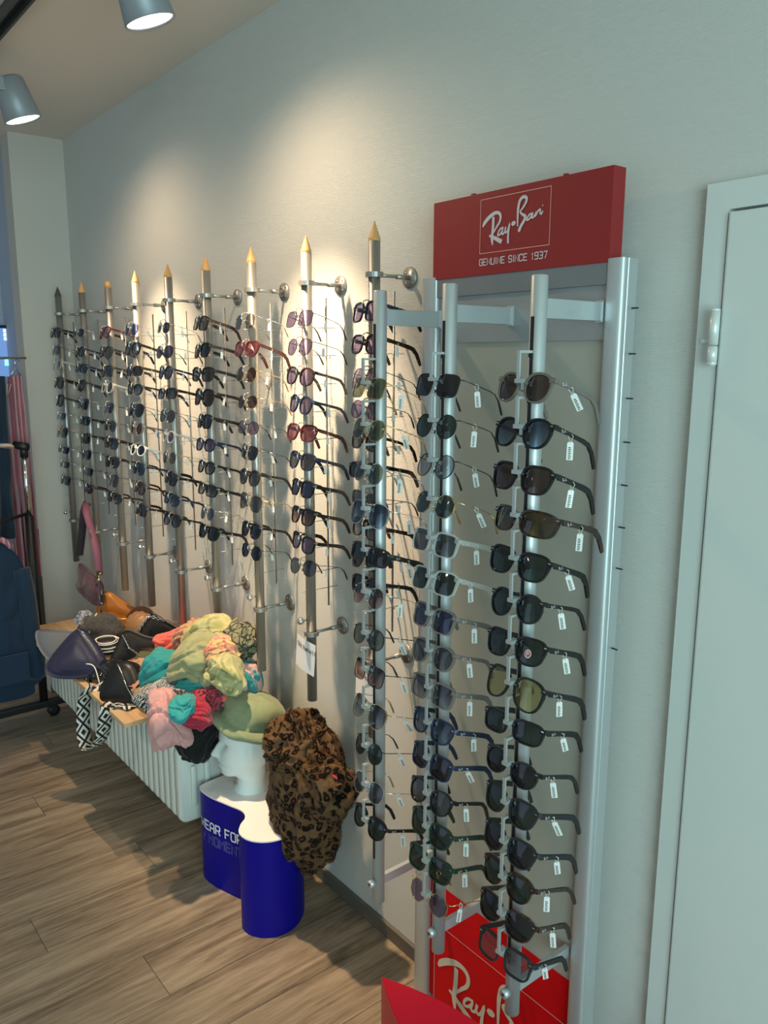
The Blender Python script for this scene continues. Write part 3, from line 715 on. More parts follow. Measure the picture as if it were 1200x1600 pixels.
for k, x in enumerate(RP):
    rp_ = link('rack_pole', RPOLE_ME, rk); rp_.location = L(x, RY, 0)
    dz = z_at(x, RY, 480 if k == 2 else (486 if k == 1 else 497)); az = 1.785
    ax1 = FY + .012 - RY
    MB().box((-.006, PR2 - .004, az - .017), (.006, ax1, az + .017), bev=.0012).box((-.009, ax1 - .006, az - .02), (.009, ax1, az + .02), bev=.001).build('arm', M_alu, rp_)
    bz = ZPB + .055
    MB().box((-.006, PR2 - .004, bz - .012), (.006, ax1, bz + .012), bev=.0012).build('arm', M_alu, rp_)
    b = MB().cyl((0, -PR2 - .014, bz), (0, -PR2, bz), .0095, 16); b.cur = 1; b.cyl((0, -PR2 - .0145, bz), (0, -PR2 - .012, bz), .004, 6); b.build('bolt', [M_alu, M_ink], rp_)
    for j, r in enumerate(HOOKS[k]):
        h = link('hook', RHOOK_ME, rp_); h.location = (0, 0, z_at(x, RY - .045, r))
A_ = [('square', 'gold', 'olive green'), ('octagonal', 'gold', 'olive green'), ('round', 'silver', 'olive green'), ('aviator', 'silver', 'blue gradient'), ('rectangular', 'matte black', 'black'), ('round', 'silver', 'brown gradient'), ('round', 'gunmetal', 'olive green'), ('square', 'gunmetal', 'brown gradient'), ('aviator', 'gold', 'grey gradient'), ('round', 'gunmetal', 'dark green'), ('panto', 'silver', 'grey'), ('browline', 'black', 'dark green')]
B_ = [('square', 'gunmetal', 'black'), ('round', 'gunmetal', 'dark green'), ('round', 'gunmetal', 'pale grey'), ('octagonal', 'gold', 'dark green'), ('square', 'clear', 'grey'), ('square', 'clear', 'dark green'), ('square', 'smoky', 'navy'), ('panto', 'smoky', 'grey'), ('square', 'smoky', 'grey gradient'), ('wayfarer', 'dark blue', 'blue gradient'), ('square', 'dark blue', 'black'), ('panto', 'black', 'grey'), ('wayfarer', 'dark green', 'dark green'), ('square', 'dark green', 'dark green'), ('octagonal', 'gold', 'violet')]
C_ = [('panto', 'smoky', 'brown'), ('panto', 'black', 'blue gradient'), ('wayfarer', 'black', 'brown'), ('wraparound', 'tortoiseshell', 'amber brown'), ('wayfarer', 'black', 'dark green'), ('round', 'black', 'dark green'), ('wayfarer', 'black', 'dark green'), ('aviator', 'black', 'yellow'), ('rectangular', 'black', 'dark green'), ('oval', 'black', 'black'), ('wayfarer', 'matte black', 'dark green'), ('wayfarer', 'matte black', 'black'), ('browline', 'tortoiseshell', 'dark green'), ('wayfarer', 'tortoiseshell', 'black'), ('square', 'matte black', 'pale grey')]
NM = ['left', 'middle', 'right']
for k, (x, lst) in enumerate(zip(RP, (A_, B_, C_))):
    for j, ((sh, fk, lk), r) in enumerate(zip(lst, HOOKS[k])):
        z = z_at(x, RY - .045, r) - .058
        last = len(lst) - 1
        o = sunglasses((x, RY - .036, z), sh, fk, lk, f'{ORD[j + 1] if j < last else "bottommost"} on {NM[k]} rack pole', f'sunglasses on the {NM[k]} rack pole', True, sc=1.0 if k == 2 else .97,
                       yaw=random.uniform(-.12, .03), droop=random.uniform(.26, .36), roll=random.uniform(-.03, .03), with_logo=True, tagrot=random.uniform(-.15, .55))
        if (k, j) in ((2, 6), (1, 13), (0, 0), (0, 6)):
            ln = [c for c in o.children if c.name.startswith('lens')][0]
            c = Vector((.038, .0006, -.003)); s = MB()
            if k == 2:
                N = 20; 
                s.add([(c.x + .0078 * cos(2 * pi * a / N), c.y - .0014, c.z + .0078 * sin(2 * pi * a / N)) for a in range(N)], [tuple(range(N))], False); s.cur = 1
                s.add([(c.x + .0062 * cos(2 * pi * a / N), c.y - .0018, c.z + .0062 * sin(2 * pi * a / N)) for a in range(N)], [tuple(range(N))], False); s.cur = 2
                stroke(s, [(-.002, -.0035), (-.002, .0035), (.0015, .0035), (.0025, .002), (.0015, 0), (-.002, 0)], .0012, lambda u, v: (c.x + u, c.y - .0022, c.z + v))
                s.build('sticker', [M_white, mat('sticker_red', (.5, .12, .1), .5), M_white], ln)
            else:
                s.tube([(c.x + .006 * cos(2 * pi * a / 20), c.y - .0014, c.z + .006 * sin(2 * pi * a / 20)) for a in range(20)], .0005, 4, closed=True)
                if j == 13: stroke(s, [(-.003, -.0095), (.003, -.0095)], .0018, lambda u, v: (c.x + u, c.y - .0012, c.z + v))
                s.build('sticker', FRAME['gold'] if j == 13 else FRAME['gunmetal'], ln)

# red lens-shaped pedestal in front of the rack
pd = tag(empty('red_pedestal', (-.87, -.405, 0)), 'red leaf-shaped pedestal standing in front of the rack at the bottom edge', 'pedestal')
pts = []; N = 22
for k in range(N + 1): a = -1 + 2 * k / N; pts.append((.315 * a, -.085 * (1 - a * a)))
for k in range(1, N): a = 1 - 2 * k / N; pts.append((.315 * a, .085 * (1 - a * a)))
MB().prism(pts, 0, .392).build('body', mat('pedestal_side_red', (0.50, 0.03, 0.035), 0.45), pd)
MB().prism([(a * .99, b * .97) for a, b in pts], .392, .3955).build('top', M_red2, pd)
# ================================================================== radiator and board
RX1, RYF, RZ0, RZ1 = -2.31, -.355, .175, .452
ra = tag(empty('radiator', (-3.05, -.2, 0)), 'pale grey-green column radiator on the wall under the wooden board', 'radiator')
sec = MB(); RW = .0225; zc_ = (RZ0 + RZ1) / 2
def rounded(y0, y1, z0, z1, r, n=5):
    o_ = []
    for cx_, cz_, a0 in ((y1 - r, z1 - r, 0), (y0 + r, z1 - r, 90), (y0 + r, z0 + r, 180), (y1 - r, z0 + r, 270)):
        for k in range(n + 1): a = R_(a0 + 90 * k / n); o_.append((cx_ + r * cos(a), cz_ + r * sin(a)))
    return o_
def slab(mb, outl, xs):
    """stack of (x, inset) rings"""
    N = len(outl); cy = sum(p[0] for p in outl) / N; cz = sum(p[1] for p in outl) / N; vs = []
    for x, ins in xs:
        for y, z in outl:
            d = Vector((cy - y, cz - z)); l = d.length; k = min(ins / l, 1)
            vs.append((x, y + d.x * k, z + d.y * k))
    fs = [(i * N + k, i * N + (k + 1) % N, (i + 1) * N + (k + 1) % N, (i + 1) * N + k) for i in range(len(xs) - 1) for k in range(N)]
    fs += [tuple(range(N)), tuple(range((len(xs) - 1) * N, len(xs) * N))]
    mb.add(vs, fs)
yf, yb = RYF + .2, RYF + .2 + .155
slab(sec, rounded(yf, yb, RZ0, RZ1, .03), [(-RW * .95, .012), (-RW * .7, .002), (0, 0), (RW * .7, .002), (RW * .95, .012)])
SEC_ME = mesh_of(sec, 'radiator_section', [M_rad])
e = MB()
slab(e, rounded(yf, yb, RZ0, RZ1, .03), [(-RW * .95, .012), (-RW * .7, .002), (0, 0), (RW * .5, .001), (RW * .75, .006)])
for yy in (yf + .052, yf + .100): slab(e, rounded(yy - .010, yy + .010, RZ0 + .055, RZ1 - .075, .0095), [(RW * .6, 0), (RW * 1.0, .001), (RW * 1.15, .004)])
e.tube([(RW * .6, yb - .035, RZ1 - .038), (RW * 1.35, yb - .035, RZ1 - .038), (RW * 1.5, yb - .035, RZ1 - .038)], [.0215, .0215, .018], 22)
END_ME = mesh_of(e, 'radiator_section', [M_rad])
x = RX1 - RW; k = 0
while x > -3.72:
    o = link('radiator_section', END_ME if k == 0 else SEC_ME, ra); o.location = (x + 3.05, 0, 0); x -= 2 * RW + .0015; k += 1
MB().cyl((-.66, yf + .12, RZ0 + .03), (.70, yf + .12, RZ0 + .03), .012, 10).cyl((-.5, yb - .02, RZ1 - .05), (-.5, .2, RZ1 - .05), .01, 10).cyl((.5, yb - .02, RZ1 - .05), (.5, .2, RZ1 - .05), .01, 10).build('mounting_tube', M_rad, ra)
BZ, BY = .492, -.452; BX1 = -2.51
bo = tag(empty('wooden_board', (-3.1, -.22, BZ)), 'oak-coloured shelf board on the radiator carrying bags and scarves', 'board')
MB().box((-3.74 + 3.1, BY + .22, -.016), (BX1 + 3.1, .214, 0), bev=.0012).build('board', M_board, bo)
MB().box((-.55, -.12, -.037), (.50, .12, -.016)).build('batten', mat('dark_batten', (0.07, 0.045, 0.03), 0.6), bo)

# ================================================================== soft goods
def textured(name, base, kind='plain', c2=None, c3=None, scale=30, rough=.8, sheen=.2):
    m = mat(name, base, rough, spec=.25, sheen=sheen); t, b = nt(m); v = coords(t)
    if kind == 'blotch':
        n = node(t, 'ShaderNodeTexNoise', Scale=scale, Detail=1.5, Distortion=.8); t.links.new(v, n.inputs['Vector'])
        t.links.new(ramp(t, n.outputs['Fac'], [(.40, base), (.50, c2), (.60, c3 or base)]), b.inputs['Base Color'])
    elif kind == 'stripe':
        n = node(t, 'ShaderNodeTexWave', Scale=scale, Distortion=2.5, Detail=1.0); t.links.new(v, n.inputs['Vector'])
        t.links.new(ramp(t, n.outputs['Fac'], [(.45, base), (.52, c2)]), b.inputs['Base Color'])
    elif kind == 'cells':
        n = node(t, 'ShaderNodeTexVoronoi', Scale=scale); n.feature = 'DISTANCE_TO_EDGE'; t.links.new(v, n.inputs['Vector'])
        t.links.new(ramp(t, n.outputs['Distance'], [(.05, c2), (.12, base)]), b.inputs['Base Color'])
    n = node(t, 'ShaderNodeTexNoise', Scale=420.0, Detail=2.0); t.links.new(v, n.inputs['Vector']); bump(m, n.outputs['Fac'], .3, .001)
    return m
def crumple(p, f, seed):
    q = p * f + Vector((seed * 3.7, seed * 1.3, seed * 7.1))
    w = Vector((noise.noise(q * .5), noise.noise(q * .5 + Vector((9, 2, 4))), noise.noise(q * .5 + Vector((3, 8, 1))))) * 1.6
    a = 1 - abs(noise.noise(q + w)) * 2.2
    b = 1 - abs(noise.noise((q + w) * 2.1 + Vector((5, 5, 5)))) * 2.0
    return a * .65 + b * .3
def lump(name, c, rad, rot, m, amp=.25, freq=1.5, seed=0, n=(56, 36), flat=0.0, parent=None, aniso=(1, 1, 1)):
    """crumpled cloth lump; rad semi-axes"""
    mb = MB(); R3 = Euler(rot).to_matrix(); nu, nv = n; vs = []
    for j in range(nv + 1):
        for i in range(nu):
            a = pi * j / nv; b_ = 2 * pi * i / nu; d = Vector((sin(a) * cos(b_), sin(a) * sin(b_), cos(a)))
            if flat and d.z < 0: d.z *= (1 - flat)
            k = 1 + amp * (crumple(Vector((d.x * aniso[0], d.y * aniso[1], d.z * aniso[2])), freq, seed) - .45)
            big = 1 + .22 * noise.noise(d * 1.3 + Vector((seed * 5, 0, 0)))
            vs.append(R3 @ Vector((d.x * rad[0] * k * big, d.y * rad[1] * k * big, d.z * rad[2] * k * big)))
    fs = [(j * nu + i, (j + 1) * nu + i, (j + 1) * nu + (i + 1) % nu, j * nu + (i + 1) % nu) for j in range(nv) for i in range(nu)]
    mb.add(vs, fs); o = mb.build(name, m, parent); o.location = c
    return o
def puff(outl, th, rings=6, noise_amp=0.0, seed=0, edge=.004):
    """inflated flat shape: outline in (u, w), thickness along v; returns MB in local x(u), y(v), z(w)"""
    mb = MB(); N = len(outl); cx_ = sum(p[0] for p in outl) / N; cz_ = sum(p[1] for p in outl) / N
    for s_ in (-1, 1):
        vs = [(cx_, s_ * th, cz_)]
        for r in range(1, rings + 1):
            k = r / rings
            for (a, b_) in outl:
                u, w_ = cx_ + (a - cx_) * k, cz_ + (b_ - cz_) * k
                t_ = edge + (th - edge) * math.sqrt(max(0, 1 - k ** 2.2)) + noise_amp * (1 - k) ** .5 * noise.noise(Vector((u * 22 + seed, s_, w_ * 22)))
                vs.append((u, s_ * t_, w_))
        fs = [(0, 1 + i, 1 + (i + 1) % N) for i in range(N)]
        for r in range(rings - 1):
            a0 = 1 + r * N; fs += [(a0 + i, a0 + N + i, a0 + N + (i + 1) % N, a0 + (i + 1) % N) for i in range(N)]
        mb.add(vs, fs)
    # rim
    h = len(mb.v) // 2; a0 = h - N
    for i in range(N): mb.f.append((a0 + i, a0 + (i + 1) % N, h + a0 + (i + 1) % N, h + a0 + i)); mb.m.append(0); mb.smooth.append(True)
    return mb
def smooth_outline(pts, k=5):
    P = [Vector(p) for p in pts]; n = len(P); out = []
    for i in range(n):
        a, b_, c, d_ = P[i - 1], P[i], P[(i + 1) % n], P[(i + 2) % n]
        for j in range(k):
            t = j / k; q = 0.5 * ((2 * b_) + (c - a) * t + (2 * a - 5 * b_ + 4 * c - d_) * t * t + (3 * b_ - a - 3 * c + d_) * t ** 3); out.append(tuple(q))
    return out
def chain(path, name, parent, m, r=.0045, th=.0012):
    P = [Vector(p) for p in path]; mb = MB(); dist = 0; k = 0
    for i in range(len(P) - 1):
        seg = (P[i + 1] - P[i]); Ls = seg.length; d = seg.normalized(); s_ = 0
        while s_ < Ls:
            c = P[i] + d * s_; a = d.cross(Vector((.3, .4, .9)) if k % 2 else Vector((.9, -.3, .2))).normalized()
            mb.tube([c + d * (r * 1.4 * cos(2 * pi * q / 8)) + a * (r * sin(2 * pi * q / 8)) for q in range(8)], th, 4, closed=True)
            s_ += r * 1.9; k += 1
    return mb.build(name, m, parent)

M_greyl = mat('grey_leather', (0.14, 0.155, 0.18), 0.45); M_navyl = mat('navy_leather', (0.022, 0.021, 0.055), 0.36)
M_blackl = mat('black_leather', (0.008, 0.008, 0.009), 0.38); M_patent = mat('black_patent', (0.006, 0.006, 0.007), 0.08, coat=1)
M_cord = mat('white_cord', (0.75, 0.72, 0.68), 0.6)
M_knit = textured('dark_grey_knit', (0.045, 0.042, 0.042), 'blotch', (0.07, 0.065, 0.065), (0.03, 0.028, 0.03), 120)
M_knit2 = textured('black_knit', (0.012, 0.012, 0.014), 'blotch', (0.03, 0.03, 0.032), (0.01, 0.01, 0.01), 150)
M_orange = mat('cognac_leather', (0.42, 0.15, 0.025), 0.4); M_brown = mat('tan_leather', (0.27, 0.14, 0.06), 0.45); M_dbrown = mat('dark_brown_leather', (0.06, 0.025, 0.012), 0.5)
M_mar = textured('maroon_quilt', (0.10, 0.028, 0.055), 'cells', (0.055, 0.014, 0.03), 45, .5); M_mauve = mat('mauve_webbing', (0.21, 0.075, 0.12), 0.7); M_mauved = mat('dark_webbing', (0.045, 0.03, 0.045), 0.7)
M_floral = textured('blue_floral_canvas', (0.50, 0.55, 0.62), 'cells', (0.10, 0.16, 0.30), 60)
M_olive = textured('olive_fabric', (0.11, 0.11, 0.06))
def bw_strap():
    m = mat('zigzag_strap', (.7, .68, .65), .8); t, b = nt(m)
    v = t.nodes.new('ShaderNodeUVMap'); s = t.nodes.new('ShaderNodeSeparateXYZ'); t.links.new(v.outputs[0], s.inputs[0])
    # diamonds: fract(|u-.5|*2 + v*k) bands
    a = node(t, 'ShaderNodeMath', operation='SUBTRACT'); a.inputs[1].default_value = .5; t.links.new(s.outputs['X'], a.inputs[0])
    a2 = node(t, 'ShaderNodeMath', operation='ABSOLUTE'); t.links.new(a.outputs[0], a2.inputs[0])
    p = node(t, 'ShaderNodeMath', operation='PINGPONG'); p.inputs[1].default_value = .5; t.links.new(s.outputs['Y'], p.inputs[0])
    ad = node(t, 'ShaderNodeMath', operation='ADD'); t.links.new(a2.outputs[0], ad.inputs[0]); t.links.new(p.outputs[0], ad.inputs[1])
    mu = node(t, 'ShaderNodeMath', operation='MULTIPLY'); mu.inputs[1].default_value = 2.5; t.links.new(ad.outputs[0], mu.inputs[0])
    fr_ = node(t, 'ShaderNodeMath', operation='FRACT'); t.links.new(mu.outputs[0], fr_.inputs[0])
    t.links.new(ramp(t, fr_.outputs[0], [(0, (.012, .012, .014)), (.5, (.72, .70, .66))], 'CONSTANT'), b.inputs['Base Color']); return m
M_strap = bw_strap()

def place(mb_objs, loc, rot): pass
def bag(name, loc, rot, label, cat='bag', group='bags piled on the board'):
    return tag(empty(name, loc, rot), label, cat, group)
Bz = lambda p, y: on_y(p, y)
# grey half-moon bag
moon = lambda w, h: smooth_outline([(-w / 2, 0), (-w * .42, -h * .42), (-w * .22, -h * .82), (0, -h), (w * .22, -h * .82), (w * .42, -h * .42), (w / 2, 0), (w * .25, h * .06), (0, h * .08), (-w * .25, h * .06)])
b = bag('leather_bag', on_z((98, 985), .57), (R_(-58), 0, R_(22)), 'grey smooth leather half-moon bag at the far end of the board')
puff(moon(.36, .20), .030).build('body', M_greyl, b)
MB().tube([(-.16, -.024, .0), (0, -.031, .004), (.16, -.024, .0)], .0018, 6).build('zipper', M_chrome, b)
b.location = (-3.30, -.40, .585); b.scale = (.64,) * 3; b.rotation_euler = (R_(-38), 0, R_(45))
# navy hobo
b = bag('leather_bag', on_z((118, 1010), .62), (R_(-48), R_(4), R_(24)), 'navy smooth leather hobo bag hanging over the board edge beside the blue jacket')
hobo = smooth_outline([(-.03, .10), (.03, .10), (.10, .03), (.165, -.06), (.175, -.12), (.11, -.158), (0, -.168), (-.11, -.158), (-.175, -.12), (-.165, -.06), (-.10, .03)])
puff(hobo, .036).build('body', M_navyl, b)
puff([(a * .8, c_ * .85 - .015) for a, c_ in hobo], .040).build('lining_flap', M_navyl, b)
chain([(.0, -.03, .10), (.05, -.055, .07), (.10, -.06, .01), (.14, -.05, -.05)], 'chain_handle', b, M_chrome)
MB().tube([(-.02, 0, .09), (0, -.01, .125), (.02, 0, .09)], .008, 8).build('leather_loop', M_navyl, b)
b.location = (-3.035, -.425, .60); b.scale = (.70,) * 3; b.rotation_euler = (R_(-32), R_(-6), R_(45))
# floral cube
b = bag('floral_pouch', on_z((121, 972), .60), (R_(-15), R_(25), R_(20)), 'small blue and white floral pouch tucked behind the grey leather bag')
MB().box((-.035, -.05, -.05), (.035, .05, .055), bev=.012).build('body', M_floral, b); MB().tube([(-.03, -.051, .03), (.03, -.051, .03)], .002, 6).build('zipper', M_chrome, b)
b.location = (-3.50, -.25, .56); b.scale = (.6,) * 3
# grey knit bag
b = bag('knitted_bag', on_z((157, 985), .60), (R_(-10), 0, R_(30)), 'round dark grey knitted bag with white cord trim, in front of the orange bag')
lump('body', (0, 0, 0), (.125, .085, .098), (0, 0, 0), M_knit, .10, 2.0, 3, parent=b)
MB().tube([(-.02, -.02, .10), (-.01, -.07, .06), (.0, -.092, .0)], .0035, 6).build('cord_trim', M_cord, b)
b.location = (-3.22, -.27, .575); b.scale = (.82,) * 3
# striped round bag
b = bag('striped_bag', on_z((171, 1001), .62), (R_(-50), 0, R_(25)), 'small black round bag with white cord rings between the two knitted bags')
mb = MB(); mb.sphere((0, 0, 0), .07, 24, 14, (1.2, .9, .55)); mb.build('body', M_blackl, b)
mb = MB()
for r_, zz in ((.085, .004), (.078, .018), (.06, .032), (.05, .037)): mb.tube([(r_ * cos(2 * pi * k / 32), r_ * .76 * sin(2 * pi * k / 32), zz) for k in range(32)], .003, 6, closed=True)
mb.build('cord_ring', M_cord, b)
b.location = (-3.03, -.315, .585); b.scale = (.78,) * 3; b.rotation_euler = (R_(12), 0, R_(50))
# orange
b = bag('cognac_bag', Bz((183, 956), -.12), (0, R_(18), R_(-20)), 'cognac orange leather handbag with gold clasp leaning in the corner')
b.rotation_euler = (R_(-8), R_(8), R_(58)); b.scale = (.66,) * 3
puff(smooth_outline([(-.12, -.13), (.12, -.13), (.15, .0), (.09, .05), (.0, .09), (-.07, .13), (-.12, .10)], 4), .05, noise_amp=.006, seed=4).build('body', M_orange, b)
puff(smooth_outline([(-.11, -.01), (.12, -.05), (.15, .0), (.09, .05), (.0, .10), (-.07, .135), (-.12, .09)], 4), .058, noise_amp=.004, seed=8).build('flap', M_orange, b)
MB().tube([(-.02, -.065, -.05), (.02, -.068, -.03), (.07, -.066, -.03), (.10, -.06, -.02)], .0022, 6).sphere((.0, -.066, -.045), .009).build('gold_clasp', FRAME['gold'], b)
MB().tube([(-.09, 0, .1), (-.10, -.03, .0), (-.08, -.06, -.1)], [(.012, .0025)] * 3, flat='rect').build('strap', M_dbrown, b)
# brown round purse
b = bag('round_purse', on_z((221, 983), .60), (R_(-25), R_(15), R_(10)), 'tan pleated round purse with a dark brown zip, left of the black chain bag')
mb = MB(); n1, n2 = 64, 14; vs = []
for j in range(n2 + 1):
    for i_ in range(n1):
        a = pi * j / n2; q = 2 * pi * i_ / n1; rr = .082 * (1 + .03 * cos(16 * q) * sin(a)); vs.append((rr * sin(a) * cos(q) * 1.25, rr * cos(a) * .8, rr * sin(a) * sin(q)))
mb.add(vs, [(j * n1 + i_, (j + 1) * n1 + i_, (j + 1) * n1 + (i_ + 1) % n1, j * n1 + (i_ + 1) % n1) for j in range(n2) for i_ in range(n1)]); mb.build('body', M_brown, b)
MB().tube([(.106 * cos(a / 20 * pi), -.005, .086 * sin(a / 20 * pi)) for a in range(21)], [(.02, .003)] * 21, flat='rect', up=(0, 1, 0)).build('zip_band', M_dbrown, b)
b.scale = (.85,) * 3
# black chain bag
b = bag('chain_bag', on_z((258, 1003), .58), (R_(8), R_(22), R_(38)), 'black suede bag with silver chain, right of the tan purse')
puff([(-.10, -.09), (.10, -.09), (.115, .06), (.08, .075), (-.085, .10), (-.10, .05)], .035, edge=.02).build('body', M_knit2, b)
chain([(-.10, -.045, -.09), (-.11, -.05, 0), (-.09, -.045, .09), (0, -.04, .10), (.07, -.04, .13), (.10, -.03, .05)], 'silver_chain', b, M_chrome, .005)
b.location = (-2.93, -.13, .58); b.rotation_euler = (R_(-12), R_(24), R_(55))
# black knitted handbag
b = bag('knitted_bag', on_z((207, 1018), .58), (R_(-12), R_(-12), R_(42)), 'black knitted handbag with a silver chain across its front')
puff(smooth_outline([(-.12, -.10), (.12, -.10), (.13, 0), (.10, .08), (0, .09), (-.10, .10), (-.13, 0)]), .065, edge=.02, noise_amp=.01).build('body', M_knit2, b)
chain([(-.10, -.06, .08), (-.05, -.083, .03), (.02, -.085, .0), (.10, -.07, .01)], 'silver_chain', b, M_chrome, .005)
b.location = (-2.89, -.235, .58); b.scale = (.74,) * 3; b.rotation_euler = (R_(-10), R_(14), R_(55))
# patent bag with straps
b = bag('patent_bag', on_z((160, 1030), .54), (R_(-70), 0, R_(25)), 'glossy black patent bag with looping straps in front of the striped bag')
puff(smooth_outline([(-.10, -.05), (.10, -.05), (.11, .04), (0, .07), (-.11, .04)]), .030, noise_amp=.02, seed=5).build('body', M_patent, b)
MB().tube(smooth_path([(-.10, -.02, .04), (-.08, -.02, -.06), (.0, -.03, -.12), (.10, -.04, -.10), (.14, -.05, -.02), (.20, -.02, .0)], 6), .0045, 8).build('strap', M_blackl, b)
MB().tube(smooth_path([(-.12, -.035, .03), (-.06, -.04, .02), (.0, -.045, -.07), (.06, -.05, -.10), (.12, -.05, -.03), (.19, -.04, .05)], 6), .003, 8).build('white_piping', M_cord, b)
b.location = (-2.90, -.36, .525); b.scale = (.78,) * 3; b.rotation_euler = (R_(-30), 0, R_(40))
# black bucket bag
b = bag('leather_bag', on_z((193, 1072), .57), (R_(-28), R_(-8), R_(34)), 'black leather bucket bag with steel zip in front of the scarf pile')
puff(smooth_outline([(-.10, -.09), (.0, -.10), (.10, -.09), (.125, -.02), (.08, .08), (.03, .115), (-.03, .11), (-.09, .06), (-.125, -.03)]), .062, edge=.02).build('body', M_blackl, b)
MB().tube(smooth_path([(-.02, -.05, .10), (.04, -.068, .03), (.07, -.07, -.02), (.10, -.05, -.07)], 4), .0028, 6).build('zip', M_chrome, b)
b.location = on_y((194, 1070), -.37); b.scale = (.72,) * 3
MB().tube(smooth_path([(.09, -.03, -.06), (.12, -.06, -.02), (.16, -.05, .02), (.15, -.01, .06), (.10, 0, .05)], 5), .005, 8).build('strap', M_blackl, b)
# olive pouch
b = bag('olive_pouch', on_z((235, 1037), .56), (R_(-40), 0, R_(30)), 'flat olive fabric pouch with brown zip left of the teal scarf')
puff(smooth_outline([(-.10, -.05), (.10, -.05), (.10, .04), (0, .06), (-.10, .04)]), .028, noise_amp=.02, seed=9).build('body', M_olive, b)
MB().tube([(-.09, -.02, .035), (0, -.03, .05), (.09, -.02, .04)], .003, 6).build('zip', M_dbrown, b)

# woven strap hanging over the board edge
def ribbon(name, pts, w, m, label=None, parent=None, ups=None, period=.05, cat='strap'):
    P = [Vector(p) for p in pts]; me = bpy.data.meshes.new(name); vs = []; fs = []; uv = []; s_ = 0; S = []
    for i, p in enumerate(P):
        d = (P[min(i + 1, len(P) - 1)] - P[max(i - 1, 0)]).normalized(); u = Vector(ups[i] if ups else (1, 0, 0)); u = (u - d * u.dot(d)).normalized()
        nn = d.cross(u).normalized() * .0012
        vs += [p + u * w / 2 + nn, p - u * w / 2 + nn, p - u * w / 2 - nn, p + u * w / 2 - nn]; S.append(s_); s_ += (P[min(i + 1, len(P) - 1)] - p).length
    for i in range(len(P) - 1):
        a, c = i * 4, i * 4 + 4
        for q, us in (((0, 1), (1, 0)), ((1, 2), (0, 0)), ((2, 3), (0, 1)), ((3, 0), (1, 1))):
            fs.append((a + q[0], a + q[1], c + q[1], c + q[0])); uv += [(us[0], S[i] / period), (us[1], S[i] / period), (us[1], S[i + 1] / period), (us[0], S[i + 1] / period)]
    me.from_pydata([tuple(v) for v in vs], [], fs); me.materials.append(m); l = me.uv_layers.new(name='UVMap')
    for k, c in enumerate(uv): l.data[k].uv = c
    for p in me.polygons: p.use_smooth = True
    o = link(name, me, parent)
    if label: tag(o, label, cat)
    return o
top = BZ + .006; ye = BY - .010
pA = [on_z((208, 1106), top), on_z((190, 1101), top), on_z((172, 1104), top)]
a1 = on_y((166, 1112), ye); a2 = on_y((163, 1135), ye); a3 = on_y((156, 1158), ye - .004); a4 = on_y((140, 1170), ye - .012); a5 = on_y((131, 1150), ye - .008); a6 = on_y((130, 1115), ye - .004); a7 = on_y((133, 1090), ye)
pB = [on_z((142, 1078), top), on_z((160, 1070), top), on_z((182, 1066), top)]
pts = smooth_path(pA + [a1, a2, a3, a4, a5, a6, a7] + pB, 6)
ribbon('woven_strap', pts, .052, M_strap, 'black and white diamond-patterned woven strap hanging over the board edge', ups=[(.15, -1, .05)] * len(pts), period=.07)

# maroon crossbody bag hanging from the second pole
px_, _, _ = POLES[1]
hp = Vector((px_, PY - .04, z_at(px_, PY - .04, 785)))
b = tag(empty('crossbody_bag', hp), 'maroon quilted crossbody bag hanging by a mauve strap from the second pole', 'bag')
W = lambda p, y=-.19: on_y(p, y) - hp
ribbon('webbing_strap', smooth_path([(0, .0, 0), W((135, 800)), W((143, 830)), W((151, 865)), W((154, 892))], 5), .030, M_mauve, parent=b, ups=[(-.2, -1, 0)] * 21)
ribbon('webbing_strap', smooth_path([(0, .005, 0), W((131, 800), -.17), W((128, 835), -.17), W((124, 868), -.17)], 5), .034, M_mauved, parent=b, ups=[(-.1, -1, 0)] * 16)
c = W((143, 828)); mb = MB()
mb.tube([c + Vector((-.022, -.006, .01)), c + Vector((.022, -.014, .01)), c + Vector((.022, -.014, -.012)), c + Vector((-.022, -.006, -.012))], .0022, 6, closed=True); mb.build('silver_buckle', M_chrome, b)
cc = (W((124, 884)) + W((158, 925))) / 2
pb = puff(smooth_outline([tuple((W(p) - cc).xz) for p in ((125, 880), (140, 893), (157, 906), (161, 925), (158, 942), (150, 946), (136, 936), (121, 917), (124, 900))][::-1], 4), .026, noise_amp=.01, seed=2).build('pouch', M_mar, b); pb.location = cc
c = W((155, 897), -.2); MB().tube([c + Vector((-.02, 0, .002)), c + Vector((.02, 0, .006))], .004, 6).tube([c, c + Vector((.0, -.004, -.02)), c + Vector((-.03, -.01, -.035))], .0035, 6).sphere(c + Vector((.002, -.004, -.025)), .008).build('gold_clasp', FRAME['gold'], b)
c = W((159, 937), -.235); MB().box(c + Vector((-.016, -.001, -.022)), c + Vector((.016, .001, .022))).build('black_label', M_black, b)
MB().box(c + Vector((-.010, -.0018, -.018)), c + Vector((.010, -.0012, -.014))).build('label_print', M_white, b)

